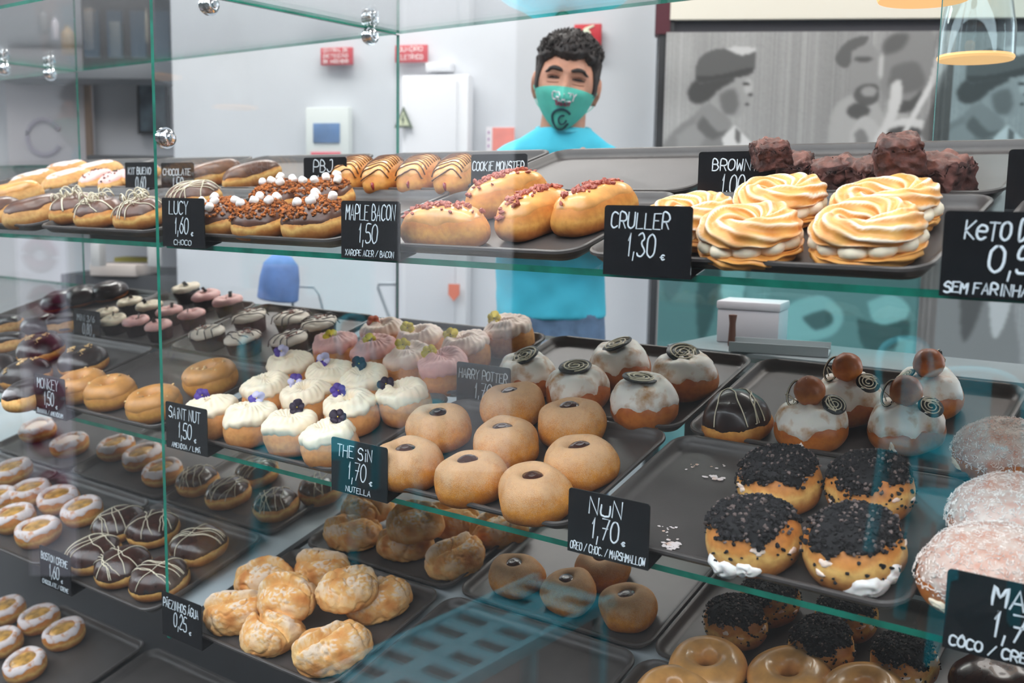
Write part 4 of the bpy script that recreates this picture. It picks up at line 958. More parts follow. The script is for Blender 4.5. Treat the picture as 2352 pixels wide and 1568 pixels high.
# --- caramel rings (seen on both sides of the upright glass edge)
CA = [k_ring(i, .047, .044, cap=CARAM, nuts=9, dt=D_CARA, name='caramel_donut') for i in (1, 2)]
G = 'caramel frosted rings'
for i, (px, py, wh) in enumerate([(188, 888, 'leftmost'), (254, 902, 'with wide open hole'), (352, 928, 'cut by the upright glass edge'), (482, 868, 'standing apart behind the Saint Nut card')]):
    put(CA[i % 2], px, py, 'm', f'caramel frosted ring donut with nut bits, {wh}', G, sc=1.0 if i != 3 else 1.06)
NU = [k_nutty(i) for i in (1, 2)]
G = 'chocolate donuts with gold nut pieces'
for i, (px, py, wh) in enumerate([(190, 828, 'behind the caramel rings'), (60, 858, 'nearer the left edge'), (92, 800, 'in the middle of three'), (-20, 848, 'cut by the left edge')]):
    put(NU[i % 2], px, py, 'm', f'dark chocolate donut with gold nut flecks, {wh}', G)
put(k_drizzled(36, R=.045, H=.044, t1=.42, mt=CHOCD, n=0, dt=D_PALE), 62, 905, 'm', 'reddish glazed donut low at the left edge by the nut flecked ones')
# --- dark mini cakes
MC = [k_mini(i, CREAM) for i in (1, 2)]; MP = [k_mini(i, PINKC) for i in (3, 4)]; MD = [k_mini(i, mat('pale_icing', (252, 236, 220), .5, var=.03, vscale=50), driz=True, R=.036) for i in (5, 6)]
G = 'dark mini cakes with frosting'
for i, (px, py, k, ds) in enumerate([(244, 728, MC, 'white topped dark mini cake, first behind the small card'), (263, 745, MC, 'white topped dark mini cake, low in front of its row'), (300, 702, MC, 'white topped dark mini cake at the rear of the left group'), (345, 712, MC, 'white topped dark mini cake against the upright glass edge'), (315, 748, MP, 'pink topped dark mini cake, leftmost pink one'), (366, 758, MP, 'pink topped dark mini cake crossing the upright glass edge'),
    (392, 724, MP, 'pink topped dark mini cake just right of the glass edge'), (443, 732, MP, 'pale pink mini cake with a tall curl'), (430, 672, MC, 'pale green white mini cake, highest of the left group'), (476, 690, MP, 'pink white mini cake behind the curled one'), (526, 702, MP, 'pink white mini cake with a chocolate stick')]):
    put(k[i % 2], px, py, 'm', ds, G, sc=.82 if i < 8 else .92, lean=(-.0, 0))
G = 'drizzled dark mini cakes'
for i, (px, py, wh) in enumerate([(478, 776, 'front row, leftmost'), (560, 788, 'front row, middle one'), (667, 792, 'with blue tinged top, front row'), (575, 738, 'rear row, leftmost'), (672, 742, 'rear row, middle one'), (735, 755, 'rear row, rightmost')]):
    put(MD[i % 2], px, py, 'm', f'dark mini cake with pale top and brown drizzle, {wh}', G, sc=.95)
DR = k_drizzled(41, R=.043, H=.04, t1=.6, mt=CHOCD, n=0, dt=D_RICH, name='dark_roll')
G = 'dark rolls in the left bay'
for px, py, wh in [(185, 680, 'right one'), (135, 690, 'middle one'), (250, 668, 'by the rear corner'), (90, 745, 'with pink side')]: put(DR, px, py, 'm', f'dark round roll at the rear of the left bay, {wh}', G)
PB = k_bar(44, .05, .026, .036, cap=CHOCD, dt=D_PALE, name='pastry_stick'); G = 'pale pastry sticks'
for px, py, wh in [(10, 745, 'upper one'), (15, 785, 'lower one'), (145, 742, 'beside the small card')]: put(PB, px, py, 'm', f'pale pastry stick with dark top in the left bay, {wh}', G, spin=.5)
# --- coconut buns
CO = [k_coco(1), k_coco(2)]; G = 'coconut coated buns'
for i, (px, py, wh, sc) in enumerate([(2305, 1030, 'rearmost, with cream drip', .98), (2318, 1185, 'middle one', 1.1), (2262, 1305, 'front one, partly behind its card', 1.1)]): put(CO[i % 2], px, py, 'm', f'coconut coated bun at the right edge, {wh}', G, spin=.3 * i, sc=sc)

# --- top shelf: marshmallow donuts
LU = [k_lucy(i) for i in (1, 2, 3)]; G = 'marshmallow topped donuts'
row([LU[0], LU[1], LU[2]], [(508, 496), (602, 500), (722, 498, 1.04)], 't', 'chocolate donut with crumbs and mini marshmallows, top shelf', 'front row', G)
row([LU[1], LU[0]], [(640, 452), (742, 446)], 't', 'chocolate donut with crumbs and mini marshmallows, top shelf', 'rear row', G)
put(k_drizzled(51, R=.047, H=.044, t1=.44, mt=CHOCM, n=9, r=.0008, dirs=(.3, .8, 1.6)), 445, 450, 't', 'chocolate donut with fine drizzle just behind the LUCY card')
SH = [k_shave(i) for i in (1, 2)]; G = 'chocolate donuts with white curls'
for i, (px, py, wh) in enumerate([(228, 488, 'in the middle of the left tray'), (322, 490, 'nearest the upright glass edge'), (170, 478, 'behind the dripping one')]): put(SH[i % 2], px, py, 't', f'chocolate donut with white chocolate curls, {wh}', G)
BT = [k_bar(i, .062, .030, .046, cap=MAPLE if i == 1 else CHOCM, dt=D_PALE, name='glazed_bar') for i in (1, 2)]; G = 'pale glazed bars at the left'
put(BT[1], 0, 0, 't', 'pale bar with chocolate top and red foot, top shelf far left', G, ends=((40, 495), (125, 472)))
put(BT[1], 0, 0, 't', 'pale bar cut by the left edge, top shelf', G, ends=((-45, 498), (18, 478)))
put(BT[0], 0, 0, 't', 'pale glazed bar behind two others at the left edge', G, ends=((0, 455), (60, 440)))
# powdered twists and pink sticks, back of the top shelf
TW_ = [k_bar(i, .060, .034, .036, cap=SUGW, t1=.3, dt=D_PALE, name='powdered_twist', n=2.2, amp=.06) for i in (61, 62)]; G = 'powdered twists'
for i, (e, wh) in enumerate([(((35, 425), (110, 405)), 'front left'), (((120, 420), (185, 405)), 'front right'), (((120, 395), (185, 385)), 'rear left'), (((190, 398), (245, 388)), 'rear right')]): put(TW_[i % 2], 0, 0, 't', f'powdered pale twist at the back of the top shelf, {wh}', G, ends=e)
PS = [k_bar(i, .058, .022, .032, cap=PINKC, t1=.42, dt=D_PALE, name='pink_glazed_stick', bits=(26, (.001, .0025), CHOCD, 1, 'chocolate_bits')) for i in (63, 64)]; G = 'pink glazed sticks'
for i, (e, wh) in enumerate([(((190, 425), (250, 398)), 'front one'), (((235, 428), (300, 400)), 'beside the small card'), (((285, 415), (360, 385)), 'reaching behind the glass edge')]): put(PS[i % 2], 0, 0, 't', f'pink glazed stick with chocolate bits, {wh}', G, ends=e)
EC = [k_bar(i, .060, .029, .042, cap=CHOCM, t1=.46, dt=D_FILL, name='chocolate_eclair', n=2.6) for i in (65, 66)]; G = 'chocolate eclairs'
put(EC[0], 0, 0, 't', 'long chocolate eclair seen through the partition, left one', G, ends=((450, 408), (530, 388)))
put(EC[1], 0, 0, 't', 'long chocolate eclair seen through the partition, right one', G, ends=((530, 413), (622, 388)))
PJ = [k_bar(i, .062, .0295, .050, cap=MAPLE, t1=.42, driz=DRIZB, jam=1, dt=D_GOLD, name='jam_filled_bar', n=3.6) for i in (71, 72)]; G = 'striped bars with jam dots'
for i, (e, wh) in enumerate([(((785, 418), (838, 380)), 'leftmost, by the PBJ card'), (((856, 420), (905, 382)), 'second from left'), (((938, 418), (990, 380)), 'third from left'), (((1022, 420), (1068, 380)), 'rightmost')]): put(PJ[i % 2], 0, 0, 't', f'brown striped bar with red jam dot, {wh}', G, ends=e)
MB_ = [k_bar(i, .063, .031, .050, cap=MAPLE, bits=(70, (.0022, .0046), BACON, None), dt=D_GOLD, n=3.0) for i in (73, 74, 75)]; G = 'bacon topped bars'
put(MB_[0], 0, 0, 't', 'bacon topped bar lying sideways in front, right of its card', G, ends=((960, 518), (1085, 520)))
put(MB_[1], 0, 0, 't', 'bacon topped bar pointing away, middle of the tray', G, ends=((1165, 512), (1292, 462)))
put(MB_[2], 0, 0, 't', 'bacon topped bar pointing away, rightmost on its tray', G, ends=((1300, 498), (1425, 452)))
put(MB_[0], 0, 0, 't', 'bacon topped bar behind the others', G, ends=((1105, 460), (1215, 428)))
CRU = [k_cruller(1, .055), k_cruller(2, .060, a=.95), k_cruller(3, .050)]; G = 'cream filled crullers'
put(CRU[2], 1590, 508, 't', 'glazed cruller half hidden behind the CRULLER card', G)
put(CRU[0], 1722, 539, 't', 'glazed cruller in front, right beside the CRULLER card', G)
put(CRU[1], 1992, 535, 't', 'large glazed cruller in front, rightmost', G)
put(CRU[2], 1792, 464, 't', 'glazed cruller at the rear, left one', G)
put(CRU[1], 2035, 476, 't', 'large glazed cruller at the rear, right one', G, sc=.98)
BRW = [k_brownie(i) for i in (1, 2, 3)]; G = 'dark brownies'
for i, (px, py, dh, sc, wh) in enumerate([(1822, 392, 0, 1, 'right beside the BROWNIE card'), (1910, 402, 0, 1, 'second from left on the tray'), (2008, 402, 0, 1.02, 'third from left on the tray'), (2158, 402, 0, 1.12, 'rightmost on the tray'), (2076, 408, 0, .95, 'at the bottom centre of the pile'), (2064, 352, .040, 1.0, 'topmost of the pile'), (1768, 352, .040, .8, 'highest behind the BROWNIE card')]):
    put(BRW[i % 3], px, py, 't', f'dark crumbly brownie, {wh}', G, spin=.2 + i * .35, dh=dh, sc=sc)
put(BRW[1], 1762, 392, 't', 'dark crumbly brownie hidden under another behind the BROWNIE card', G, spin=.1, sc=.95)

# --- bottom deck
RO = [k_roll(i) for i in range(1, 6)]; G = 'crusty bread rolls'
for i, (px, py, dh, wh, sp, ln) in enumerate([(536, 1402, 0, 'beside its card', .4, 0), (622, 1446, 0, 'front row, second from left', .2, 0), (763, 1482, 0, 'front row, rightmost and largest', .9, 0), (602, 1324, .004, 'smooth pale one at the rear left', .3, 0), (662, 1366, .030, 'flour patched one in the middle', .5, .1), (735, 1305, 0, 'rear one behind the pile', .1, 0), (795, 1352, .038, 'highest of the pile, split on top', 1.3, -.2), (868, 1372, 0, 'right one under the highest', 1.0, 0)]):
    put(RO[i % 5], px, py, 'd', f'crusty bread roll on the front tray, {wh}', G, spin=sp, dh=dh, lean=(ln, 0), sc=1.08 if i == 2 else 1.0)
for i, (px, py, dh, wh, sp) in enumerate([(810, 1218, 0, 'leftmost', .3), (926, 1240, 0, 'underneath the topmost', .2), (955, 1196, .040, 'topmost', .9), (1046, 1276, 0, 'nearest the sugared donuts', 1.0), (842, 1160, .02, 'half behind THE SIN card', .1), (1040, 1190, 0, 'under the shelf edge', 0), (1140, 1212, 0, 'rightmost, dusted pale', .4)]):
    put(RO[(i + 2) % 5], px, py, 'd', f'crusty bread roll on the rear tray, {wh}', G, spin=sp, dh=dh, sc=.98)
G = 'sugared donuts on the bottom deck'
for k, (px, py, wh) in zip((SIN[1], SIN[3], SIN[4], SIN[0]), [(1185, 1318, 'leftmost'), (1306, 1354, 'middle one'), (1442, 1390, 'rightmost, with a torn top'), (1385, 1302, 'hidden below the NUN card')]): put(k, px, py, 'd', f'sugared donut with chocolate centre on the bottom deck, {wh}', G, sc=.93)
G = 'dim black crumb topped donuts below'
for k, (px, py, wh) in zip((OR_[2], OR_[3], OR_[2], OR_[3], OR_[2]), [(1690, 1425, 'leftmost'), (1888, 1478, 'behind the second glazed ring'), (2075, 1512, 'rightmost, below the coconut card'), (1768, 1372, 'rear, half cut by the shelf edge'), (1945, 1405, 'rear, right of the other')]): put(k, px, py, 'd', f'black crumb topped donut on the bottom deck, {wh}', G, sc=.9)
GZ = [k_glazed(1), k_glazed(2)]; G = 'glazed rings'
for i, (px, py, wh) in enumerate([(1625, 1528, 'with the whole hole showing'), (1812, 1552, 'second, hole cut by the frame'), (1985, 1592, 'lowest right, only its top showing'), (1545, 1596, 'lowest left, only its top showing')]): put(GZ[i % 2], px, py, 'd', f'honey coloured glazed ring donut, {wh}', G, sc=1.0)
put(k_drizzled(81, R=.055, H=.05, t1=.5, mt=CHOC, n=0, dt=D_RICH, name='glossy_bun'), 2292, 1568, 'd', 'glossy dark chocolate bun at the bottom right corner')
TA = [k_tart(i) for i in (1, 2, 3)]; G = 'custard donuts with sugared rims'
for i, (px, py, wh) in enumerate([(72, 1132, 'rear row, leftmost'), (134, 1148, 'rear row, middle one'), (190, 1174, 'rear row, rightmost with reddish side'), (34, 1190, 'front row, left one'), (88, 1222, 'front row, beside the dark card'), (-8, 1150, 'cut by the left edge')]): put(TA[i % 3], px, py, 'd', f'custard donut with sugared rim on the bottom deck, {wh}', G, sc=.98)
for i, (px, py, wh) in enumerate([(15, 1402, 'rear left'), (90, 1422, 'rear middle'), (148, 1456, 'rightmost'), (5, 1476, 'cut by the left edge'), (58, 1528, 'nearest the bottom edge')]): put(TA[(i + 1) % 3], px, py, 'l', f'custard donut with sugared rim on the lowest shelf, {wh}', 'custard donuts on the lowest shelf', sc=1.0)
TB = [k_tart(i, R=.047, fill=f) for i, f in ((4, CUST), (5, PINKW))]; G = 'tarts at the rear of the left deck'
for i, (px, py, k, wh) in enumerate([(28, 1084, 0, 'big custard donut with white side spot at the left edge'), (88, 988, 1, 'pink cream donut behind the MONKEY card'), (160, 1022, 1, 'white iced donut below the caramel rings'), (268, 1028, 0, 'powdered custard donut, open bowl, below the shelf edge'), (328, 1050, 0, 'powdered custard donut tipped towards the glass edge'), (374, 1085, 0, 'powdered custard donut cut by the upright glass edge')]): put(TB[k], px, py, 'd', wh, G, sc=.95)
BC = [k_drizzled(i, R=.050, H=.046, t1=.50, mt=CHOC, n=6, dt=D_FILL, name='drizzled_bun', r=.0008) for i in (91, 92, 93)]; G = 'drizzled chocolate buns'
for i, (px, py, wh) in enumerate([(214, 1270, 'leftmost, beside its card'), (280, 1298, 'front row, with parallel stripes'), (366, 1326, 'front row, rightmost with crossed lines'), (272, 1202, 'rear left with thick white lines'), (350, 1212, 'rear middle at the glass edge'), (455, 1250, 'large, seen through the glass partition')]): put(BC[i % 3], px, py, 'd', f'chocolate covered bun with white lines, {wh}', G, sc=1.04)
MBN = [k_drizzled(i, R=.047, H=.046, t1=.44, mt=CHOC, n=7, dt=D_FILL, name='marbled_donut', r=.0007, dirs=(.2, .9)) for i in (95, 96)]; G = 'marbled dark donuts'
for i, (px, py, wh) in enumerate([(452, 1102, 'leftmost'), (522, 1130, 'second from left'), (632, 1156, 'nearest, tilted to show its pale side'), (738, 1120, 'by THE SIN card'), (590, 1082, 'rear one under the shelf edge')]): put(MBN[i % 2], px, py, 'd', f'dark marbled donut behind the partition, {wh}', G, sc=.98)

# --- leftovers on the tray beside the black crumb donuts
def smear(pts, label):
    mb = MB(); rn = random.Random(3)
    for (px, py, r) in pts:
        p = at(px, py, 'm', FL + .0006); M_ = (Matrix.Rotation(T, 3, 'X') @ Matrix.Diagonal((1, 1, .18))); mb.ico(p, r, 0, 2, (rn.uniform(.8, 1.6), rn.uniform(.6, 1.1), 1), rn, .3, M_)
    o = mb.obj('icing_smear', SUGW); tag(o, label, 'smear')
def blot(cx, cy, n, sx, sy, seed, r=(.0008, .0025)): rn = random.Random(seed); return [(cx + rn.gauss(0, sx), cy + rn.gauss(0, sy), rn.uniform(*r)) for _ in range(n)]
smear(blot(1642, 1096, 10, 10, 3, 1, (.002, .004)) + blot(1610, 1070, 10, 22, 5, 2), 'dried white icing ring behind the NUN card')
smear(blot(1540, 1252, 30, 9, 6, 3, (.0012, .003)) + blot(1530, 1218, 14, 14, 9, 4, (.0006, .0015)), 'crumbly white icing smear right of the NUN card')
# ------------------------------------------------------------------ the man behind the case
def remeshed(mb, vox, name, mats, smooth=True):
    me = mb.mesh('tmp', [mats[0]]); o = bpy.data.objects.new('tmp', me); COL.objects.link(o)
    md = o.modifiers.new('r', 'REMESH'); md.mode = 'VOXEL'; md.voxel_size = vox; sm = o.modifiers.new('s', 'SMOOTH'); sm.factor = .5; sm.iterations = 3
    dg = bpy.context.evaluated_depsgraph_get(); dg.update(); ev = o.evaluated_get(dg); m2 = bpy.data.meshes.new_from_object(ev); m2.name = name
    bpy.data.objects.remove(o); m2.materials.clear()
    for q in mats: m2.materials.append(q)
    m2.polygons.foreach_set('use_smooth', [smooth] * len(m2.polygons)); return m2
def loft(mb, rings, n=32, m=0):
    """rings: (cx, cy, z, rx, ry[, power])"""
    v = []; f = []
    for q in rings:
        cx, cy, z, rx, ry = q[:5]; pw = q[5] if len(q) > 5 else 2.3
        for k in range(n):
            a = 2 * PI * k / n; c, s_ = math.cos(a), math.sin(a); kk = (abs(c) ** pw + abs(s_) ** pw) ** (-1 / pw); v.append((cx + rx * c * kk, cy + ry * s_ * kk, z))
    for i in range(len(rings) - 1):
        for k in range(n): k2 = (k + 1) % n; f.append([i * n + k, i * n + k2, (i + 1) * n + k2, (i + 1) * n + k])
    f.append(list(range(n))[::-1]); f.append([(len(rings) - 1) * n + k for k in range(n)]); mb.add(v, f, m)
pd = ray(1290, 200) * 2.6; MAN = Matrix.Translation((pd[0], pd[1], ZF)) @ Matrix.Rotation(math.radians(37.3), 4, 'Z')
man = empty('person', MAN, 'man in turquoise t-shirt and printed face mask standing behind the display case', 'person')
SKIN = mat('skin', (198, 142, 116), .5, var=.06, vscale=25, sss=.15); HAIR = mat('hair', (34, 25, 22), .55, var=.25, vscale=90); SHIRT = mat('turquoise_cotton', (64, 186, 212), .8, var=.03, vscale=12)
DENIM = mat('denim', (92, 116, 146), .85, var=.1, vscale=30); MASKM = mat('mint_fabric', (84, 190, 172), .8, var=.03, vscale=30); SHOE = mat('shoe', (40, 40, 44), .6)
HC = Vector((.010, -.035, 1.655)); HR = Matrix.Rotation(math.radians(7), 4, 'Y') @ Matrix.Rotation(math.radians(-4), 4, 'Z')
def head_local(a, e, o=0.0):
    """a: angle from the face direction, positive to the image right; e: elevation"""
    d = Vector((math.sin(a) * math.cos(e), -math.cos(a) * math.cos(e), math.sin(e)))
    x, y, z = d.x * .0765, d.y * .094, d.z * (.106 if d.z > 0 else .120)
    if z < -.01: t = min(1, (-.01 - z) / .11); x *= 1 - .30 * t; y = y * (1 - .10 * t) - (.012 * t if y < 0 else -.0)
    if y > 0 and z < -.02: y *= .85
    p = Vector((x, y, z))
    def g(ca, ce, sa, se): return math.exp(-((a - ca) / sa) ** 2 - ((e - ce) / se) ** 2)
    r = .0
    if abs(a) < 1.7:
        r += .007 * (g(-.36, .20, .24, .10) + g(.36, .20, .24, .10)) + .004 * g(0, .2, .2, .12)
        r -= .0085 * (g(-.40, .02, .20, .13) + g(.40, .02, .20, .13))
        r += .028 * g(0, -.30, .13, .14) + .017 * g(0, -.10, .10, .16) + .008 * (g(-.16, -.34, .1, .09) + g(.16, -.34, .1, .09))
        r += .006 * (g(-.55, -.22, .3, .16) + g(.55, -.22, .3, .16)) + .008 * g(0, -1.0, .5, .2)
    return p + d * (r + o)
def head_pt(a, e, o=0.0): return HC + HR.to_3x3() @ head_local(a, e, o)
mb = MB(); nA, nE = 96, 60; v = []; f = []
for j in range(1, nE):
    for i in range(nA): v.append(head_pt(-PI + 2 * PI * i / nA, -PI / 2 + PI * j / nE))
for j in range(nE - 2):
    for i in range(nA): i2 = (i + 1) % nA; f.append([j * nA + i, j * nA + i2, (j + 1) * nA + i2, (j + 1) * nA + i])
f.append(list(range(nA))[::-1]); f.append([(nE - 2) * nA + i for i in range(nA)]); mb.add(v, f)
for sx in (-1, 1):      # ears
    c = HC + HR.to_3x3() @ Vector((sx * .0775, .012, -.005))
    mb.ico(c, 1, 0, 3, (.0085, .019, .033), M=(HR @ Matrix.Rotation(sx * .35, 4, 'Z') @ Matrix.Rotation(.15, 4, 'X')).to_3x3())
    c = HC + HR.to_3x3() @ Vector((sx * .0745, .010, -.034)); mb.ico(c, .010, 0, 2, (.6, .9, 1.1))
# neck, trunk, legs
loft(mb, [(-.005, .0, 1.42, .10, .07), (-.003, -.006, 1.49, .066, .062), (.002, -.012, 1.53, .057, .058), (.006, -.018, 1.58, .055, .058), (.010, -.02, 1.64, .05, .055)])
loft(mb, [(-.012, .0, .90, .128, .090), (-.014, 0, .98, .135, .095), (-.016, 0, 1.06, .128, .088), (-.016, 0, 1.16, .128, .088), (-.012, 0, 1.28, .140, .095), (-.006, 0, 1.40, .150, .097), (-.002, 0, 1.455, .138, .078), (0, -.0, 1.490, .09, .055)])
def limb(mbx, pts, rad, seg=16): P = cr3(pts, 5); rr = np.interp(np.linspace(0, len(pts) - 1, len(P)), range(len(pts)), rad).tolist(); mbx.tube(P, rr, 0, seg)
def cr3(pts, per):
    out = []; n = len(pts); P = [Vector(p) for p in pts]
    for k in range(n - 1):
        p0, p1, p2, p3 = P[max(0, k - 1)], P[k], P[k + 1], P[min(n - 1, k + 2)]
        for q in range(per): t = q / per; out.append(.5 * (2 * p1 + (p2 - p0) * t + (2 * p0 - 5 * p1 + 4 * p2 - p3) * t * t + (3 * p1 - p0 - 3 * p2 + p3) * t ** 3))
    return out + [P[-1]]
ARM = {-1: [(-.125, 0, 1.462), (-.165, -.015, 1.40), (-.178, -.045, 1.33), (-.172, -.085, 1.29), (-.105, -.150, 1.335), (-.040, -.165, 1.385)], 1: [(.122, 0, 1.462), (.162, -.012, 1.40), (.174, -.04, 1.33), (.166, -.08, 1.29), (.09, -.150, 1.29), (.0, -.170, 1.31)]}
for sx in (-1, 1):
    limb(mb, ARM[sx], [.050, .046, .040, .037, .034, .026]); a = Vector(ARM[sx][5]); d = (a - Vector(ARM[sx][4])).normalized(); u = Vector((0, -1, 0)); u = (u - d * u.dot(d)).normalized(); s_ = d.cross(u)
    pc_ = a + d * .045; mb.ico(pc_, 1, 0, 3, (.050, .040, .017), M=Matrix((d, s_, u)).transposed())
    for k, (off_, ln) in enumerate(((-.030, .062), (-.011, .074), (.009, .072), (.027, .056))):
        q0 = pc_ + d * .032 + s_ * off_; limb(mb, [q0, q0 + d * ln * .5 - u * .006, q0 + d * ln * .95 - u * .024], [.0095, .0088, .0078], 10)
    q0 = pc_ - d * .012 + s_ * .034 * (1 if sx < 0 else -1); sg = 1 if sx < 0 else -1; limb(mb, [q0, q0 + d * .026 + s_ * .018 * sg, q0 + d * .058 + s_ * .020 * sg], [.011, .0098, .0085], 10)
    limb(mb, [(sx * .072 - .012, 0, .95), (sx * .082 - .012, -.005, .72), (sx * .088 - .012, -.004, .48), (sx * .09 - .012, .012, .28), (sx * .09 - .012, .012, .08)], [.084, .074, .054, .050, .038])
    loft(mb, [(sx * .095 - .012, -.035, .012, .036, .105), (sx * .095 - .012, -.035, .04, .035, .10), (sx * .092 - .012, -.01, .085, .033, .06)], 20)
bd = link('body', remeshed(mb, .0042, 'body', [SKIN]), man)
# shirt
mb = MB()
loft(mb, [(-.014, 0, 1.075, .142, .101), (-.016, 0, 1.10, .141, .100), (-.018, 0, 1.18, .139, .099), (-.014, 0, 1.28, .150, .106), (-.006, 0, 1.39, .160, .107), (-.002, .0, 1.455, .156, .095), (0, -.004, 1.492, .142, .094), (.002, -.006, 1.52, .112, .086), (.004, -.008, 1.540, .082, .078), (.006, -.012, 1.550, .066, .070)], 40)
for sx in (-1, 1): limb(mb, [Vector(ARM[sx][0]) + Vector((-sx * .05, 0, .010)), Vector(ARM[sx][0]) + Vector((-sx * .004, 0, -.012)), ARM[sx][1], Vector(ARM[sx][2]) + Vector((0, 0, .0))], [.060, .060, .060, .058], 20)
me = remeshed(mb, .006, 'shirt', [SHIRT])
for vv in me.vertices:
    p = vv.co; q = Vector((p.x * 14 + p.z * 9, p.y * 10, p.z * 16 - p.x * 12)); vv.co = p + Vector((0, -1, 0)) * noise.noise(q) * .009 + Vector((1, 0, 0)) * noise.noise(q * 1.4 + Vector((7, 0, 0))) * .004
link('shirt', me, man)
mb = MB(); mb.tube([(.006 + .066 * math.cos(t), -.013 + .072 * math.sin(t), 1.548 + .010 * math.sin(t)) for t in np.linspace(0, 2 * PI, 41)[:-1]], .0055, 0, 8, True); mb.obj('collar', mat('collar_rib', (78, 190, 214), .8), man)
mb = MB()
for k in range(3): mb.ico((.040 + .012 * (k - 1), -.112 + .004 * k, 1.462 + .003 * (k % 2)), .012 - .002 * k, 0, 2, (1, .12, .8))
mb.obj('chest_emblem', mat('white_print', (230, 238, 236), .7), man)
mb = MB(); loft(mb, [(-.013, 0, 1.09, .136, .097), (-.012, 0, 1.0, .143, .103), (-.012, 0, .93, .146, .105), (-.012, 0, .86, .143, .10)], 36)
for sx in (-1, 1): limb(mb, [(sx * .070 - .012, 0, .93), (sx * .082 - .012, -.005, .70), (sx * .088 - .012, -.004, .48), (sx * .09 - .012, .008, .28), (sx * .09 - .012, .008, .085)], [.092, .082, .066, .062, .060], 20)
me = remeshed(mb, .008, 'jeans', [DENIM])
for vv in me.vertices: vv.co = vv.co + noise.noise_vector(vv.co * 16) * .005
link('jeans', me, man)
for sx in (-1, 1):
    mb = MB(); loft(mb, [(sx * .095 - .012, -.04, .0, .046, .125), (sx * .095 - .012, -.04, .03, .047, .126), (sx * .095 - .012, -.035, .055, .043, .112), (sx * .092 - .012, -.005, .095, .042, .068)], 24); mb.obj('shoe', SHOE, man)
# hair
mb = MB(); v = []; f = []; nA, nE = 110, 52
def hairline(a):
    a = abs(a)
    if a < .62: return .50 - .05 * math.cos(a * 5)
    if a < .95: return .48 - (a - .62) / .33 * .10
    if a < 1.12: return .38 - (a - .95) / .17 * .72
    if a < 1.34: return -.34
    if a < 1.75: return .12
    return -.32
for j in range(nE + 1):
    for i in range(nA):
        a = -PI + 2 * PI * i / nA; h = hairline(a) + (.05 * noise.noise(Vector((a * 6, 0, 3))) + .03 * noise.noise(Vector((a * 20, 0, 9))) if abs(a) < .95 else 0); e = h + (PI / 2 - .001 - h) * j / nE; top_ = max(0, math.sin(e)); fr = max(0, math.cos(a))
        th = .0045 + .010 * top_ ** 2.2 * (.7 + .5 * fr) + .007 * fr * max(0, math.sin(e)) ** 1.2; th += .011 * max(0, math.sin(2 * e)) ** 2 * (e > .45); th *= min(1, j / 4 + .25)
        n_ = noise.noise(Vector((math.sin(a) * 5, math.cos(a) * 5, e * 4))) * .012 * top_ ** 1.2 + noise.noise(Vector((math.sin(a) * 18, math.cos(a) * 18, e * 11))) * .006 * (.3 + top_)
        v.append(head_pt(a, e, th + n_))
for j in range(nE):
    for i in range(nA): i2 = (i + 1) % nA; f.append([j * nA + i, j * nA + i2, (j + 1) * nA + i2, (j + 1) * nA + i])
mb.add(v, f); rn = random.Random(4)
for _ in range(650):
    a, e = rn.uniform(-2.2, 2.2), rn.uniform(.55, 1.5)
    if e < hairline(a) + .1: continue
    fr = max(0, math.cos(a)); th = .010 + .009 * math.sin(e) ** 2 * (.7 + .4 * fr) + .010 * math.sin(2 * e) ** 2; b0 = head_pt(a, e, th - .006); sw = rn.uniform(-.2, .25); P = [head_pt(a + sw * k * .25 * .5, e + .10 * k * .25 * rn.uniform(.4, 1), th - .006 + (.006 + .010 * rn.random()) * math.sin(k / 4 * 2.2)) for k in range(5)]
    mb.tube(P, [.0026, .0028, .0024, .0016, .0005], 0, 4)
mb.obj('hair', HAIR, man, sharp=None)
# brows, eyes
for sx in (-1, 1):
    mb = MB(); P = [head_pt(sx * t, .185 + .05 * math.sin((t - .12) / .6 * PI) - (.03 if t > .6 else 0), .0018) for t in np.linspace(.13, .74, 10)]; mb.tube(P, [.0024, .0040, .0048, .0050, .0048, .0044, .0040, .0032, .0024, .001], 0, 7); mb.obj('eyebrow', HAIR, man)
    mb = MB(); P = [head_pt(sx * t, .028 + .022 * math.sin((t - .2) / .44 * PI), .0016) for t in np.linspace(.2, .64, 9)]; mb.tube(P, [.0006, .0018, .0026, .0030, .0031, .0029, .0024, .0016, .0006], 0, 6); mb.obj('eye', mat('eye_dark', (44, 30, 26), .25), man)
    mb = MB(); P = [head_pt(sx * t, .075 + .030 * math.sin((t - .2) / .46 * PI), .001) for t in np.linspace(.19, .66, 9)]; mb.tube(P, .0013, 0, 5); mb.obj('eyelid', mat('lid_shade', (150, 98, 78), .5), man)
    mb = MB(); P = [head_pt(sx * t, -.055 - .012 * math.sin((t - .2) / .46 * PI), .0006) for t in np.linspace(.22, .62, 8)]; mb.tube(P, .0012, 0, 5); mb.obj('eye_crease', mat('lid_shade', (150, 98, 78), .5), man)
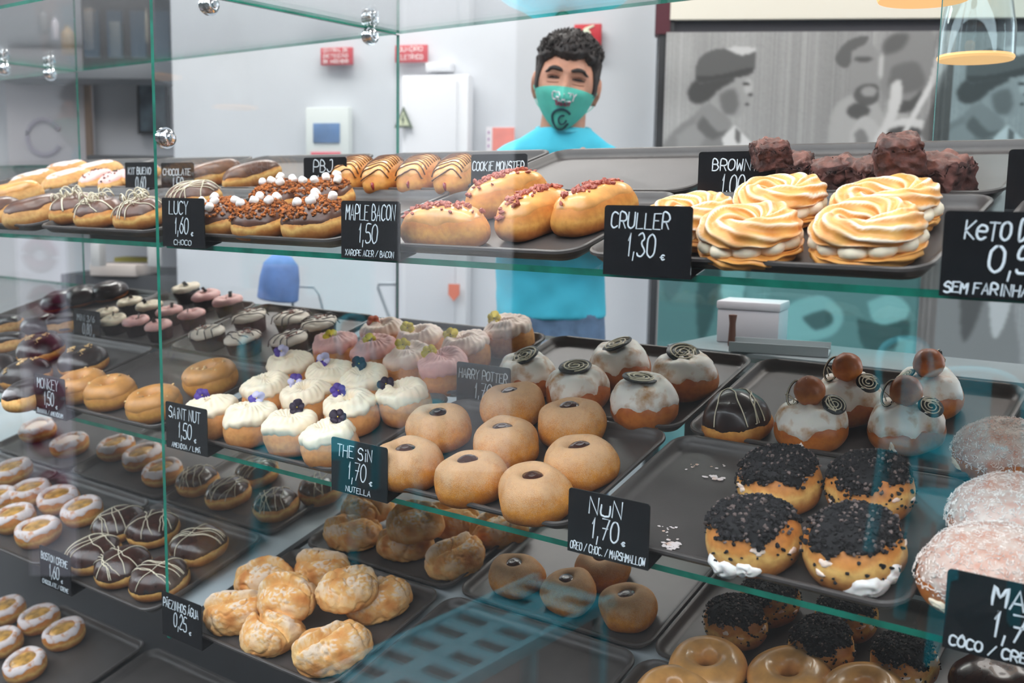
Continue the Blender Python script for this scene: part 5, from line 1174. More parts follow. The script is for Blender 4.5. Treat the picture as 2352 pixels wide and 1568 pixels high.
# mask
mb = MB(); nu, nv = 48, 24; v = []; f = []
def mask_pt(u, w_, o=0.0):
    a = u * 1.32; et = -.13 - .06 * abs(u) ** 1.5 - .06 * math.exp(-(u / .25) ** 2) * 0; eb = -1.16 + .62 * abs(u) ** 2.6; e = et + (eb - et) * w_
    ridge = .016 * math.exp(-(a / .55) ** 2) * (1 - w_) ** .5
    p = head_pt(a, e, .0045 + o); q = head_local(a, e, 0)
    fwd = Vector((0, -1, 0)); add = max(0, .010 * math.sin(w_ * PI)) * math.exp(-(a / .8) ** 2) + ridge * .2
    return p + fwd * add
for t in (0, 1):
    for j in range(nv + 1):
        for i in range(nu + 1): v.append(mask_pt(-1 + 2 * i / nu, j / nv, .0 if t == 0 else -.0022))
N1 = (nu + 1) * (nv + 1)
for j in range(nv):
    for i in range(nu):
        a = j * (nu + 1) + i; q = [a, a + 1, a + nu + 2, a + nu + 1]; f.append(q); f.append([x + N1 for x in q[::-1]])
rim = [i for i in range(nu + 1)] + [j * (nu + 1) + nu for j in range(1, nv + 1)] + [nv * (nu + 1) + i for i in range(nu - 1, -1, -1)] + [j * (nu + 1) for j in range(nv - 1, 0, -1)]
for k in range(len(rim)): a, c = rim[k], rim[(k + 1) % len(rim)]; f.append([a, a + N1, c + N1, c])
mb.add(v, f); mk_ = mb.obj('face_mask', MASKM, man)
def on_mask(pts, r, m, name, closed=False):
    b_ = MB(); b_.tube([mask_pt(x, y, .0012) for x, y in pts], r, 0, 5, closed); o = b_.obj(name, m, mk_); return o
def mask_text(text, m, y0, h, x0, wd, r, name):
    b_ = MB(); t_ = MB(); n = len(text)
    for k, ch in enumerate(text):
        for part in GL[ch].split('|'):
            P = [(int(q[0]) / 6, int(q[1]) / 9) for q in part.split()]; b_.tube([mask_pt(x0 + wd * (k + a * .72) / n, y0 + h * (1 - c), .0012) for a, c in P], r, 0, 5)
    b_.obj(name, m, mk_)
MW, MP_, MD_ = mat('mask_print_white', (232, 220, 228), .7), mat('mask_print_pink', (206, 66, 120), .7), mat('mask_print_dark', (28, 70, 84), .7)
mask_text('CRAZY', MW, .10, .15, -.27, .60, .0016, 'printed_word'); mask_text('DONUT', MP_, .27, .09, -.18, .42, .0011, 'printed_word')
on_mask([(.36 * math.cos(t) + .02, .66 + .22 * math.sin(t)) for t in np.linspace(.4, 5.6, 26)], .0030, MD_, 'printed_swirl'); on_mask([(.15 * math.cos(t) + .08, .66 + .09 * math.sin(t)) for t in np.linspace(0, 5, 18)], .0024, MD_, 'printed_swirl')
for sx in (-1, 1):
    mb = MB(); a0, a1 = mask_pt(sx * .99, .05), mask_pt(sx * .99, .95); c = HC + HR.to_3x3() @ Vector((sx * .078, .034, -.01)); mb.tube(cr3([a0, (a0 + c) / 2 + Vector((sx * .004, 0, .01)), c, (a1 + c) / 2 + Vector((sx * .004, 0, -.008)), a1], 5), .0012, 0, 6); mb.obj('ear_loop', MASKM, mk_)

# ------------------------------------------------------------------ mural photograph
def paint(wd, hg, polys, bgf, blur=1.2):
    img = bgf(wd, hg)
    yy, xx = np.mgrid[0:hg, 0:wd]; X = xx / wd * 610 + 1530; Y = yy / hg * 800 + 72
    for q in polys:
        g, soft = q[0], q[1]
        if q[2] == 'e': _, _, _, cx, cy, rx, ry = q; m = ((X - cx) / rx) ** 2 + ((Y - cy) / ry) ** 2 < 1
        else:
            pts = cr(list(q[3]) + [q[3][0]], 4) if q[2] == 's' else list(q[3]); m = np.zeros(X.shape, bool); n = len(pts); j = n - 1
            for i in range(n):
                (xi, yi), (xj, yj) = pts[i], pts[j]; c = ((yi > Y) != (yj > Y)) & (X < (xj - xi) * (Y - yi) / (yj - yi + 1e-9) + xi); m ^= c; j = i
        m = m.astype(float)
        for _ in range(soft):
            mp = np.pad(m, 1, mode='edge'); m = (mp[:-2, 1:-1] + mp[2:, 1:-1] + mp[1:-1, :-2] + mp[1:-1, 2:] + 2 * mp[1:-1, 1:-1]) / 6
        img = img * (1 - m) + g * m
    return img
def mural_bg(wd, hg):
    yy, xx = np.mgrid[0:hg, 0:wd]; X = xx / wd * 610 + 1530; rng = np.random.RandomState(2)
    g = 172 - 14 * ((X > 1800) & (X < 1822)) - 10 * (X > 1830) + 5 * np.sin(X / 22.0) + rng.normal(0, 4, (1, wd)) + rng.normal(0, 2.5, (hg, wd)); g = g + 10 * (X < 1590) * np.sin(yy / 9.0) * .5; return g
POLY = [
 (142, 3, 's', [(1530, 330), (1560, 290), (1590, 268), (1622, 250), (1660, 285), (1700, 300), (1724, 325), (1735, 370), (1740, 560), (1725, 700), (1735, 880), (1525, 880), (1525, 400)]),
 (110, 3, 's', [(1640, 330), (1668, 400), (1676, 560), (1660, 560), (1650, 420)]), (118, 4, 's', [(1545, 420), (1585, 380), (1600, 480), (1590, 640), (1550, 700), (1530, 560)]), (160, 3, 's', [(1560, 310), (1600, 280), (1625, 300), (1600, 350), (1570, 360)]),
 (228, 1, 'p', [(1660, 312), (1685, 284), (1700, 300), (1722, 320), (1732, 372), (1716, 420), (1690, 470), (1668, 400)]), (120, 1, 'p', [(1688, 290), (1700, 302), (1697, 330), (1686, 316)]),
 (206, 2, 's', [(1668, 480), (1700, 440), (1722, 520), (1720, 700), (1690, 790), (1670, 640)]), (96, 3, 's', [(1640, 560), (1668, 600), (1660, 720), (1630, 800), (1618, 680)]),
 (150, 2, 's', [(1628, 232), (1662, 258), (1678, 284), (1645, 306), (1600, 282), (1606, 250)]), (112, 2, 's', [(1616, 262), (1650, 300), (1672, 292), (1640, 318), (1604, 290)]),
 (170, 1, 's', [(1646, 205), (1668, 182), (1692, 174), (1716, 166), (1721, 192), (1727, 214), (1716, 222), (1715, 236), (1708, 246), (1700, 262), (1672, 264), (1646, 246), (1634, 226)]),
 (122, 4, 's', [(1648, 214), (1680, 200), (1692, 232), (1684, 258), (1660, 256)]), (196, 2, 'e', 1711, 196, 9, 18), (70, 1, 'e', 1706, 190, 8, 3), (60, 1, 'e', 1710, 236, 6, 2.5), (80, 1, 'e', 1716, 214, 4, 3),
 (84, 2, 's', [(1600, 176), (1582, 200), (1584, 224), (1602, 236), (1628, 226), (1648, 204), (1682, 180), (1650, 172)]),
 (106, 1, 's', [(1594, 168), (1600, 138), (1622, 116), (1660, 108), (1712, 106), (1724, 128), (1719, 164), (1690, 174), (1640, 182), (1604, 188)]), (214, 1, 's', [(1655, 108), (1690, 104), (1722, 108), (1718, 118), (1690, 124)]), (82, 1, 's', [(1600, 172), (1650, 168), (1715, 152), (1716, 164), (1690, 174), (1640, 182), (1604, 186)]),
 (184, 3, 's', [(1882, 360), (1888, 270), (1905, 230), (1945, 210), (1980, 225), (2010, 270), (2040, 250), (2100, 320), (2120, 420), (2100, 560), (1880, 600), (1860, 480)]),
 (148, 3, 's', [(1990, 90), (2040, 70), (2092, 76), (2098, 150), (2084, 206), (2050, 246), (2012, 236), (1990, 200), (1980, 150)]), (108, 4, 's', [(1988, 100), (2010, 78), (2040, 80), (2030, 110), (1996, 124)]), (120, 4, 's', [(2010, 150), (2060, 140), (2080, 190), (2040, 210), (2006, 196)]), (96, 2, 's', [(2010, 222), (2050, 226), (2076, 200), (2060, 246), (2024, 252)]),
 (158, 2, 's', [(1922, 110), (1960, 96), (1984, 130), (1986, 190), (1972, 224), (1944, 220), (1926, 180)]), (100, 2, 'e', 1950, 134, 20, 6), (206, 2, 'e', 1988, 150, 5, 30), (96, 2, 's', [(1940, 200), (1980, 190), (1985, 226), (1950, 236)]),
 (108, 1, 's', [(1890, 134), (1902, 108), (1926, 88), (1958, 82), (1952, 100), (1926, 118), (1922, 150), (1902, 150)]),
 (104, 2, 'e', 1960, 214, 25, 24), (168, 2, 'e', 1966, 206, 16, 12), (98, 2, 'e', 1946, 250, 24, 18), (196, 2, 's', [(1930, 300), (1960, 260), (2000, 300), (1990, 360), (1940, 372)]), (138, 2, 's', [(1940, 300), (1958, 290), (1972, 320), (1950, 336)]),
 (220, 2, 's', [(2010, 190), (2030, 180), (2034, 230), (2016, 290), (1990, 330), (1980, 320), (2005, 260)]), (222, 1, 'e', 2052, 282, 40, 16), (88, 2, 'e', 2046, 298, 36, 14),
 (226, 1, 'p', [(2106, 74), (2146, 74), (2140, 110), (2100, 190), (2050, 300), (2040, 296), (2090, 180)]), (122, 2, 's', [(2130, 130), (2145, 130), (2145, 300), (2100, 320), (2080, 300), (2100, 230)]),
 (222, 1, 's', [(1850, 370), (1890, 336), (1950, 330), (1990, 350), (1960, 372), (1900, 366)]), (110, 2, 's', [(1870, 372), (1910, 346), (1960, 344), (1960, 356), (1910, 360)]),
 (150, 3, 's', [(1800, 560), (1900, 520), (2080, 540), (2140, 620), (2145, 880), (1780, 880)]), (198, 2, 's', [(1800, 720), (1840, 690), (1900, 680), (1940, 720), (1920, 770), (1850, 790), (1806, 780)]), (110, 2, 's', [(1850, 730), (1900, 712), (1920, 740), (1880, 760)]), (206, 2, 's', [(1990, 690), (2040, 670), (2080, 700), (2060, 740), (2010, 740)]), (100, 2, 's', [(1970, 730), (2030, 742), (2080, 730), (2070, 790), (1990, 800)]), (190, 2, 's', [(2060, 770), (2120, 790), (2140, 860), (2060, 850)])]
POSTER = attr_mat('printed_photograph', .45, .3)
IW, IH = 200, 262; img = paint(IW, IH, POLY, mural_bg)
def poster(pl, x0, x1, y0, y1, off_, im, name, label, tint=(1, 1, 1)):
    u0, z0 = pl.uv(x0, y0, off_); u1, z1 = pl.uv(x1, y1, off_); h_, w_ = im.shape; W_, H_ = u1 - u0, z0 - z1
    v = [(W_ * i / (w_ - 1), 0, -H_ * j / (h_ - 1)) for j in range(h_) for i in range(w_)]; f = [[j * w_ + i, j * w_ + i + 1, (j + 1) * w_ + i + 1, (j + 1) * w_ + i] for j in range(h_ - 1) for i in range(w_ - 1)]
    c = [lin((g * tint[0], g * tint[1], g * tint[2])) for g in np.clip(im, 0, 250).ravel()]
    b_ = MB(); b_.add(v, f, 0, c); n = len(v)
    b_.add([(0, .0, 0), (W_, .0, 0), (W_, 0, -H_), (0, 0, -H_), (0, .012, 0), (W_, .012, 0), (W_, .012, -H_), (0, .012, -H_)], [[4, 5, 6, 7][::-1], [0, 4, 5, 1], [1, 5, 6, 2], [2, 6, 7, 3], [3, 7, 4, 0]], 0, (.5, .5, .5, 1))
    o = b_.obj(name, [POSTER], None, False, True, None); o.matrix_world = pl.mat(off_) @ Matrix.Translation((u0, 0, z0)); return tag(o, label, 'mural')
poster(PM, 1531, 2140, 74, 872, .058, img, 'photo_mural', 'grey photo mural of a woman in a cap and people eating, beside the dark post')
poster(PM, 2148, 2800, 74, 872, .058, img[:, :], 'photo_mural', 'pale photo mural of a woman in a cap at the right edge', (.95, 1.0, 1.02))

# ------------------------------------------------------------------ things on the walls
RED = mat('sign_red', (186, 34, 48), .5); SIGNW = mat('sign_white', (236, 226, 224), .6); OFFW = mat('cabinet_white', (214, 216, 220), .5)
def sign(pl, x0, y0, x1, y1, texts, label, col=RED, name='wall_sign'):
    o, w_, h_ = wallbox(pl, x0, y0, x1, y1, .022, .016, col, name, label, 'sign', .002, 'red wall signs'); b_ = MB(); n = len(texts)
    for k, tx in enumerate(texts): write(b_, tx, 0, h_ * (.5 - (k + .78) / (n + .15)), h_ / n * .52, w_ * .8, h_ * .022, None, 0.0, -.0085)
    b_.obj('sign_lettering', SIGNW, o, False); return o
sign(PW, 736, 109, 808, 149, ['CENTRAL DE', 'DETEÇÃO', 'DE INCENDIO'], 'red sign with three white lines, seen through the glass partition')
sign(PW, 907, 103, 980, 143, ['QUADRO', 'ELETRICO'], 'red sign with two white lines at the edge of the glass partition')
o, w_, h_ = wallbox(PW, 1318, 55, 1380, 118, .022, .016, RED, 'wall_sign', 'square red fire extinguisher sign behind the man', 'sign', .002, 'red wall signs')
b_ = MB(); b_.prism([(-.19 * w_, -.36 * h_), (.12 * w_, -.36 * h_), (.12 * w_, .2 * h_), (.02 * w_, .3 * h_), (-.1 * w_, .3 * h_), (-.19 * w_, .2 * h_)], -.011, -.008); b_.prism([(-.1 * w_, .3 * h_), (.02 * w_, .3 * h_), (.26 * w_, .42 * h_), (.22 * w_, .46 * h_), (-.06 * w_, .38 * h_), (-.3 * w_, .18 * h_), (-.34 * w_, -.1 * h_), (-.28 * w_, -.1 * h_), (-.24 * w_, .14 * h_)], -.0105, -.008); b_.obj('extinguisher_symbol', mat('sign_cream', (226, 232, 206), .6), o, False)
# warning triangle
u0, z0 = PW.uv(920, 296, .03); u1, z1 = PW.uv(961, 248, .03); wd = u1 - u0; hg = z1 - z0
b_ = MB(); b_.prism([(-wd / 2, 0), (wd / 2, 0), (0, hg)], -.004, .004); o = b_.obj('wall_sign', mat('sign_dark_green', (70, 88, 62), .6), None, False); o.matrix_world = PW.mat(.085) @ Matrix.Translation(((u0 + u1) / 2, 0, z0)); tag(o, 'triangular warning sign with a bolt on the white cabinet', 'sign')
b_ = MB(); b_.prism([(-wd * .33, hg * .1), (wd * .33, hg * .1), (0, hg * .78)], -.006, -.003); b_.obj('sign_face', mat('sign_pale_green', (196, 204, 168), .6), o, False)
b_ = MB(); b_.prism([(.01 * wd, .62 * hg), (-.09 * wd, .36 * hg), (-.01 * wd, .36 * hg), (-.04 * wd, .14 * hg), (.09 * wd, .42 * hg), (.01 * wd, .42 * hg), (.06 * wd, .62 * hg)], -.008, -.005); b_.obj('bolt_symbol', mat('sign_dark_green', (70, 88, 62), .6), o, False)
cab, cw, chh = wallbox(PW, 922, 172, 1072, 800, .07, .06, OFFW, 'electrical_cabinet', 'tall white wall cabinet left of the man', 'cabinet', .004)
b_ = MB(); b_.box((-.01, -.034, 0), (cw - .06, .008, chh - .04), 0, .003); b_.obj('door', mat('cabinet_door', (206, 208, 213), .5), cab, False); b_ = MB(); b_.box((cw * .40, -.045, .1), (.012, .014, .07), 0, .003); b_.obj('door_handle', CHROME, cab, False)
wallbox(PW, 977, 143, 1034, 163, .04, .05, OFFW, 'junction_box', 'small white box on the wall above the cabinet', 'junction box', .003)
pn, w_, h_ = wallbox(PW, 702, 246, 800, 420, .04, .04, mat('panel_cream', (206, 212, 210), .5), 'control_panel', 'pale control panel with blue screen seen through the partition', 'control panel', .004)
b_ = MB(); b_.box((-.0 * w_, -.022, h_ * .16), (w_ * .62, .006, h_ * .26), 0, .002); b_.obj('screen', mat('panel_blue', (74, 112, 160), .3, var=.12, vscale=9), pn, False)
b_ = MB(); b_.box((-.02 * w_, -.022, -h_ * .15), (w_ * .70, .006, h_ * .12), 0, .002); b_.obj('red_strip', mat('panel_red', (196, 66, 84), .5), pn, False)
ps, w_, h_ = wallbox(PW, 1116, 291, 1182, 420, .016, .006, mat('poster_paper', (226, 222, 226), .7), 'wall_poster', 'salmon poster with a dotted margin behind the man\'s shoulder', 'poster')
b_ = MB(); b_.box((w_ * .10, -.0035, 0), (w_ * .76, .002, h_ * .97)); b_.obj('printed_panel', mat('poster_salmon', (226, 120, 104), .7, var=.04, vscale=20), ps, False)
b_ = MB()
for k in range(6): b_.box((-w_ * .41, -.0035, h_ * (.40 - .12 * k)), (w_ * .06, .002, h_ * .05), 0)
b_.obj('printed_dots', mat('poster_mauve', (168, 120, 168), .7), ps, False)
u0, z0 = PW.uv(1030, 652, .11); u1, z1 = PW.uv(1054, 692, .11); wd, hg = u1 - u0, z0 - z1
b_ = MB(); b_.prism([(-wd / 2, 0), (wd / 2, 0), (wd / 2, -hg * .62), (0, -hg), (-wd / 2, -hg * .62)], -.006, .004); o = b_.obj('shield_badge', mat('badge_orange', (200, 92, 50), .5), None, False); o.matrix_world = PW.mat(.105) @ Matrix.Translation(((u0 + u1) / 2, 0, z0)); tag(o, 'small orange shield shaped badge on the white cabinet below the shelf', 'badge')
# left of the room
wallbox(PK, -40, -240, 354, 168, .20, .36, mat('upper_cabinet', (134, 136, 141), .5, var=.05, vscale=2), 'wall_cabinet', 'dim grey kitchen cabinet high on the left wall', 'cabinet', .004)
for i, (x0, y0, x1, y1, c, lb) in enumerate([(118, 40, 136, 92, (206, 200, 210), 'white bottle'), (140, 60, 172, 128, (176, 142, 92), 'orange brown canister'), (86, 22, 112, 80, (104, 112, 118), 'grey canister'), (196, 20, 220, 118, (156, 150, 146), 'pale tall carton'), (256, 52, 284, 166, (140, 140, 138), 'grey tall carton'), (332, 20, 342, 98, (190, 186, 176), 'cream tall bottle')]):
    pl_u0, pz0 = PK.uv(x0, y0, .46); pl_u1, pz1 = PK.uv(x1, y1, .46); r = (pl_u1 - pl_u0) / 2; hh = pz0 - pz1; b_ = MB()
    if i in (3, 4): b_.box((0, 0, hh / 2), (2 * r, 2 * r, hh), 0, r * .12)
    else: b_.lathe([(0, 0), (r * .9, 0), (r, hh * .04), (r, hh * .72), (r * .8, hh * .82), (r * .45, hh * .88), (r * .45, hh), (0, hh)], 0, 20)
    o = b_.obj('storage_container', mat('container_' + 'abcdef'[i], c, .5), None); o.matrix_world = PK.mat(.46) @ Matrix.Translation(((pl_u0 + pl_u1) / 2, 0, pz1)); tag(o, lb + ' on the blurred shelf at top left', 'container', 'containers on the kitchen shelf')
wallbox(PK, -40, 128, 354, 180, .50, .25, mat('upper_shelf', (104, 108, 113), .5), 'wall_shelf', 'dark shelf under the kitchen cabinet at top left', 'shelf', .003)
wb, w_, h_ = wallbox(PK, 18, 192, 211, 470, .05, .03, mat('board_white', (206, 200, 202), .5), 'notice_board', 'pale notice board with a brown right edge on the left wall', 'notice board')
b_ = MB(); b_.box((w_ * .48, -.02, 0), (w_ * .07, .02, h_)); b_.obj('brown_edge', mat('board_wood', (142, 118, 100), .5), wb, False)
b_ = MB(); b_.tube([(-.06 * w_ + .2 * w_ * math.cos(t), -.018, .06 * h_ + .2 * w_ * math.sin(t)) for t in np.linspace(.5, 5.8, 24)], w_ * .03, 0, 6); b_.obj('printed_emblem', mat('board_grey', (184, 176, 186), .6), wb, False)
pf, w_, h_ = wallbox(PK, 315, 184, 386, 308, .04, .03, mat('picture_frame', (34, 36, 40), .4), 'framed_picture', 'dark framed picture behind the upright glass edge', 'picture')
b_ = MB(); b_.box((0, -.016, 0), (w_ * .8, .006, h_ * .88)); b_.obj('print', mat('picture_print', (70, 84, 92), .4, var=.4, vscale=9), pf, False)
mc, w_, h_ = wallbox(PK, 200, 357, 412, 560, .55, .40, BLACKM, 'coffee_machine', 'black machine on the back counter, left of the glass edge', 'machine', .01)
b_ = MB()
for k in range(4): b_.box((-w_ * .38 + k * w_ * .25, -.205, -h_ * .05), (w_ * .16, .02, h_ * .5), 0, .004)
b_.obj('front_panel', mat('machine_panel', (44, 70, 88), .3), mc, False)
ct, w_, h_ = wallbox(PK, 150, 632, 420, 1200, .60, .60, DARK, 'back_counter', 'dark counter at the back left under the black machine', 'counter', .005)
def counter_item(x0, y0, x1, y1, off_, dp, c, nm, lb, cat): o, a, h = wallbox(PK, x0, y0, x1, y1, off_, dp, mat(nm + '_' + str(x0), c, .6), nm, lb, cat, .003); return o
counter_item(206, 608, 312, 634, .62, .22, (188, 178, 172), 'paper_stack', 'stack of pale papers on the back counter', 'papers')
counter_item(262, 592, 342, 622, .36, .12, (190, 176, 74), 'yellow_box', 'yellow box behind the paper stack on the back counter', 'box')
for x0, lb in ((208, 'left'), (338, 'right')): counter_item(x0, 560, x0 + 20, 612, .72, .06, (176, 176, 176), 'steel_canister', f'pale canister on the back counter, {lb} one', 'canister')
# blue cap over a wire stand, white carton
u, z = PW.uv(640, 640, .9); b_ = MB(); b_.lathe([(0, .105), (.03, .10), (.052, .075), (.06, .03), (.062, -.03), (.058, -.034), (.05, .02), (0, .09)], 0, 28); o = b_.obj('blue_cap', mat('blue_cloth', (86, 120, 178), .8, var=.08, vscale=20), None); o.matrix_world = PW.mat(.9) @ Matrix.Translation((u, 0, z - .03)) @ Matrix.Rotation(.12, 4, 'Y'); tag(o, 'blue rounded cap hanging on a wire frame behind the partition', 'cap')
b_ = MB(); W3 = lambda px, py: (PW.uv(px, py, .9)[0] - u, 0.085, PW.uv(px, py, .9)[1] - z); b_.tube([W3(*q) for q in ((640, 612), (640, 662), (690, 664), (702, 680), (712, 720), (716, 790))], .004, 0, 6); b_.tube([W3(*q) for q in ((600, 668), (640, 662))], .004, 0, 6); b_.tube([(0, .085, W3(640, 612)[2]), (0, .085, ZF - z)], .005, 0, 8); b_.tube([(0, .085, .05), (0, .052, .05)], .004, 0, 6); b_.lathe([(0, ZF - z), (.12, ZF - z), (.12, ZF - z + .01), (0, ZF - z + .012)], 0, 24, c=(0, .085, 0))
o = b_.obj('wire_stand', mat('grey_wire', (150, 158, 164), .4, metal=.6), None); o.matrix_world = PW.mat(.9) @ Matrix.Translation((u, 0, z)); tag(o, 'thin grey wire stand holding the blue cap', 'stand')
u, z = PW.uv(890, 655, .6); b_ = MB(); W4 = lambda px, py: (PW.uv(px, py, .6)[0] - u, 0.0, PW.uv(px, py, .6)[1] - z); b_.tube([W4(*q) for q in ((912, 652), (870, 652), (868, 660), (900, 745))], .006, 0, 6); g = W4(900, 745); b_.tube([g, (g[0] + .03, 0, ZF - z)], .006, 0, 6); g = W4(912, 652); b_.tube([g, (g[0], 0, ZF - z)], .006, 0, 6); o = b_.obj('folding_stand', mat('grey_wire', (150, 158, 164), .4, metal=.6), None); o.matrix_world = PW.mat(.6) @ Matrix.Translation((u, 0, z)); tag(o, 'thin grey folding stand leaning by the white cabinet', 'stand')
# service counter behind the case, with a white box, a metal tray, a stick
zc = at_y(2200, 862, 1.60)[2]
b_ = MB(); b_.box((.1, 1.70, zc - .02), (1.95, .20, .04), 0, .004); sc = b_.obj('service_counter', mat('counter_top', (132, 140, 144), .4), None, False); tag(sc, 'white topped counter behind the right half of the case', 'counter')
b_ = MB(); b_.box((.1, 1.71, (zc - .04 + ZF) / 2), (1.9, .16, zc - .04 - ZF), 0, .004); b_.obj('counter_body', DARK, sc, False)
x0, x1 = at_y(1512, 760, 1.83)[0], at_y(2106, 760, 1.83)[0]; b_ = MB(); b_.box(((x0 + x1) / 2, 1.83, (ZF + .045) / 2), (x1 - x0, .006, .045 - ZF), 0); o = b_.obj('added_tint_screen', TINTG, None, False); tag(o, 'teal tinted glass screen added behind the counter, below the top shelf', 'glass screen')  # screen added to give the lower mural its teal cast
p = at_y(1722, 826, 1.74); b_ = MB(); wd = .11; hg = .075
b_.box((0, 0, hg * .40), (wd, .08, hg * .80), 0, .003); b_.box((0, 0, hg * .9), (wd * 1.03, .084, hg * .2), 0, .003)
o = b_.obj('lidded_box', mat('box_white', (216, 208, 212), .6), None, False); o.matrix_world = Matrix.Translation((p[0], 1.745, zc)) @ Matrix.Rotation(.2, 4, 'Z'); tag(o, 'pale lidded box on the counter behind the middle shelf', 'box')
p = at_y(1790, 830, 1.65); b_ = MB(); b_.box((0, 0, .006), (.16, .07, .004), 0, .001); b_.box((0, -.036, .012), (.16, .003, .016), 0); b_.box((0, .036, .012), (.16, .003, .016), 0); o = b_.obj('metal_dish', mat('brushed_steel', (186, 190, 192), .35, metal=.3), None, False); o.matrix_world = Matrix.Translation((p[0], 1.65, zc - .003)) @ Matrix.Rotation(.3, 4, 'Z'); tag(o, 'flat metal dish on the counter in front of the pale box', 'dish')
p = at_y(1680, 800, 1.66); b_ = MB(); b_.lathe([(0, 0), (.006, 0), (.007, .004), (.0055, .04), (.0075, .055), (0, .056)], 0, 14); o = b_.obj('wooden_pestle', mat('brown_wood', (104, 62, 46), .5), None); o.matrix_world = Matrix.Translation((p[0], 1.66, zc)); tag(o, 'short brown stick standing left of the metal dish', 'stick')
# ------------------------------------------------------------------ lamps
def pendant(px, py, Y, R, label):
    p = at_y(px, py, Y); root = empty('pendant_lamp', Matrix.Translation(Vector(p)), label, 'lamp', 'pendant lamps')
    b_ = MB(); b_.lathe([(0, .0), (R * .97, .0), (R, .004), (R * .97, .008), (0, .008)], 0, 48); b_.obj('diffuser', mat('lamp_glow', (255, 188, 122), .6, emit=.95), root)
    b_ = MB(); b_.lathe([(R, .006), (R * .98, .05), (R * .8, .11), (R * .4, .16), (.03, .18), (.03, .176), (R * .4, .156), (R * .78, .107), (R * .96, .05), (R * .98, .006)], 0, 40); b_.obj('lamp_shade', CLEAR, root)
    b_ = MB(); b_.lathe([(0, .17), (.045, .17), (.03, .20), (.016, .23), (.012, .26), (0, .262)], 0, 24); b_.tube([(0, 0, .25), (0, 0, ZC - p[2])], .004, 0, 6); b_.obj('cord', mat('lamp_cord', (24, 44, 40), .4), root)
pendant(2240, 139, 1.86, .060, 'round glowing pendant lamp hanging before the right mural')
pendant(2120, 2, 1.60, .064, 'round glowing pendant lamp cut off by the top edge')
for i, (x, y, sx, sy) in enumerate(((-2.3, 2.55, 1.5, .5), (-.3, 2.75, 1.5, .5), (-1.2, 1.15, 2.2, .3), (-3.75, 2.1, 1.2, .5))):
    root = empty('ceiling_lamp', Matrix.Translation((x, y, ZC)), 'unseen flat ceiling lamp added above the shop', 'lamp', 'added ceiling lamps'); b_ = MB(); b_.box((0, 0, -.03), (sx + .06, sy + .06, .06), 0, .005); b_.obj('housing', WHITE, root, False)  # unseen housings added to go with the added area lights
# ------------------------------------------------------------------ the street side, seen only as reflections in the front glass
def chair(x, y, rz, label):
    root = empty('metal_chair', Matrix.Translation((x, y, ZF)) @ Matrix.Rotation(rz, 4, 'Z'), label, 'chair', 'turquoise metal chairs on the pavement')
    b_ = MB(); b_.prism(rrect(.36, .36, .05, 5, -.18, -.18), .44, .455, axis='z'); b_.prism(rrect(.37, .37, .05, 5, -.185, -.185), .425, .44, axis='z'); b_.obj('seat', TURQ, root, False)
    for sx in (-1, 1):
        for sy in (-1, 1):
            b_ = MB(); b_.prism([(-.028, .44), (.028, .44), (.016, 0), (-.016, 0)], -.016, .016, M=Matrix.Translation((sx * .185, sy * .185, 0)) @ Matrix.Shear('XY', 4, (0, 0)) @ Matrix.Rotation(sx * -.07, 4, 'Y') @ Matrix.Rotation(sy * .07, 4, 'X')); b_.obj('leg', TURQ, root, False)
    b_ = MB(); b_.tube(cr3([(-.17, .16, .44), (-.175, .185, .62), (-.15, .215, .80), (0, .225, .845), (.15, .215, .80), (.175, .185, .62), (.17, .16, .44)], 6), .014, 0, 8); b_.obj('back_frame', TURQ, root)
    b_ = MB(); b_.prism([(-.06, .44), (.06, .44), (.05, .84), (-.05, .84)], .17, .176, M=Matrix.Rotation(-.0, 4, 'X')); b_.obj('back_splat', TURQ, root, False)
chair(-.72, -1.55, 2.6, 'turquoise metal chair on the pavement nearest the case')
chair(-1.05, -2.35, 1.9, 'turquoise metal chair on the pavement behind another')
chair(-2.95, -.75, .8, 'turquoise metal chair on the pavement to the left')
chair(-3.2, -1.5, 1.2, 'turquoise metal chair on the pavement far left')
root = empty('slatted_bench', Matrix.Translation((-1.33, .20, ZF)) @ Matrix.Rotation(PI / 2, 4, 'Z'), 'turquoise slatted metal bench on the pavement', 'bench')
b_ = MB()
for k in range(9): b_.box((-.32 + k * .08, 0, .44), (.045, .22, .02), 0, .003)
b_.box((0, 0, .441), (.66, .04, .016), 0, .002)
b_.box((0, -.11, .44), (.72, .02, .03), 0, .003); b_.box((0, .11, .44), (.72, .02, .03), 0, .003); b_.obj('slatted_seat', TURQ, root, False)
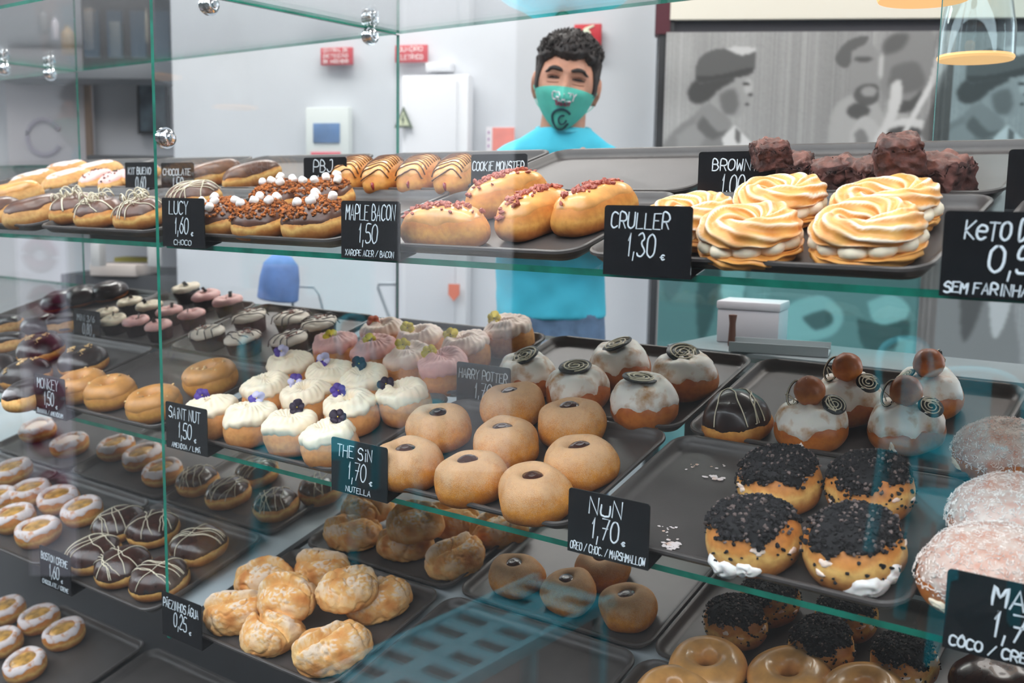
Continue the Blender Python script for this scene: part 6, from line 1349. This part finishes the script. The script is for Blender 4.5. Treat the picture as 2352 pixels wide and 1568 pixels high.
for sx in (-1, 1):
    for sy in (-1, 1): b_ = MB(); b_.box((sx * .32, sy * .10, .215), (.03, .03, .43), 0, .003); b_.obj('leg', TURQ, root, False)
b_ = MB(); b_.box((0, 0, 0), (60, .3, 5.2)); o = b_.obj('wall_opposite', mat('opposite_wall', (24, 24, 26), .9, var=.1, vscale=2), None, False); o['kind'] = 'structure'; o.matrix_world = Matrix.Translation((-3, -6.2, ZF + 2.6))
def mirrored(px, py, d): q = ray(px, py) * d; return np.array([q[0], 2 * .929 - q[1], q[2]])
# a white banner with purple rings, and a white pillar
p0, p1 = mirrored(38, 545, 3.6), mirrored(150, 545, 3.6); hb = (960 - 545) / FPX * 3.6; rz = math.atan2((p1 - p0)[1], (p1 - p0)[0]); wdt = float(np.hypot(*(p1 - p0)[:2]))
root = empty('banner', Matrix.Translation(((p0[0] + p1[0]) / 2, (p0[1] + p1[1]) / 2, ZF)) @ Matrix.Rotation(rz, 4, 'Z'), 'tall pale banner with purple rings on the pavement', 'banner')
zt = p0[2] - ZF; b_ = MB(); b_.box((0, 0, zt / 2), (wdt, .02, zt), 0, .003); b_.obj('sheet', mat('banner_sheet', (226, 222, 236), .6), root, False)
b_ = MB()
for k in range(6):
    for sgn in (-1, 1): b_.tube([(wdt * (.0 + .06 * (k % 2)) + wdt * .24 * math.cos(t), sgn * .011, zt - .06 - k * .165 + wdt * .24 * math.sin(t)) for t in np.linspace(0, 2 * PI, 25)[:-1]], wdt * .13, 0, 8, True)
b_.obj('printed_rings', mat('banner_purple', (120, 30, 70), .6), root)
p0, p1 = mirrored(922, 300, 5.2), mirrored(1183, 300, 5.2); wdt = float(np.hypot(*(p1 - p0)[:2])); rz = math.atan2((p1 - p0)[1], (p1 - p0)[0])
b_ = MB(); b_.box((0, 0, 0), (wdt, .25, 5.0), 0, .01); o = b_.obj('pillar', mat('pillar_white', (232, 230, 234), .7), None, False); o['kind'] = 'structure'; o.name = 'trim_5'; o.matrix_world = Matrix.Translation(((p0[0] + p1[0]) / 2, (p0[1] + p1[1]) / 2, ZF + 2.5)) @ Matrix.Rotation(rz, 4, 'Z')
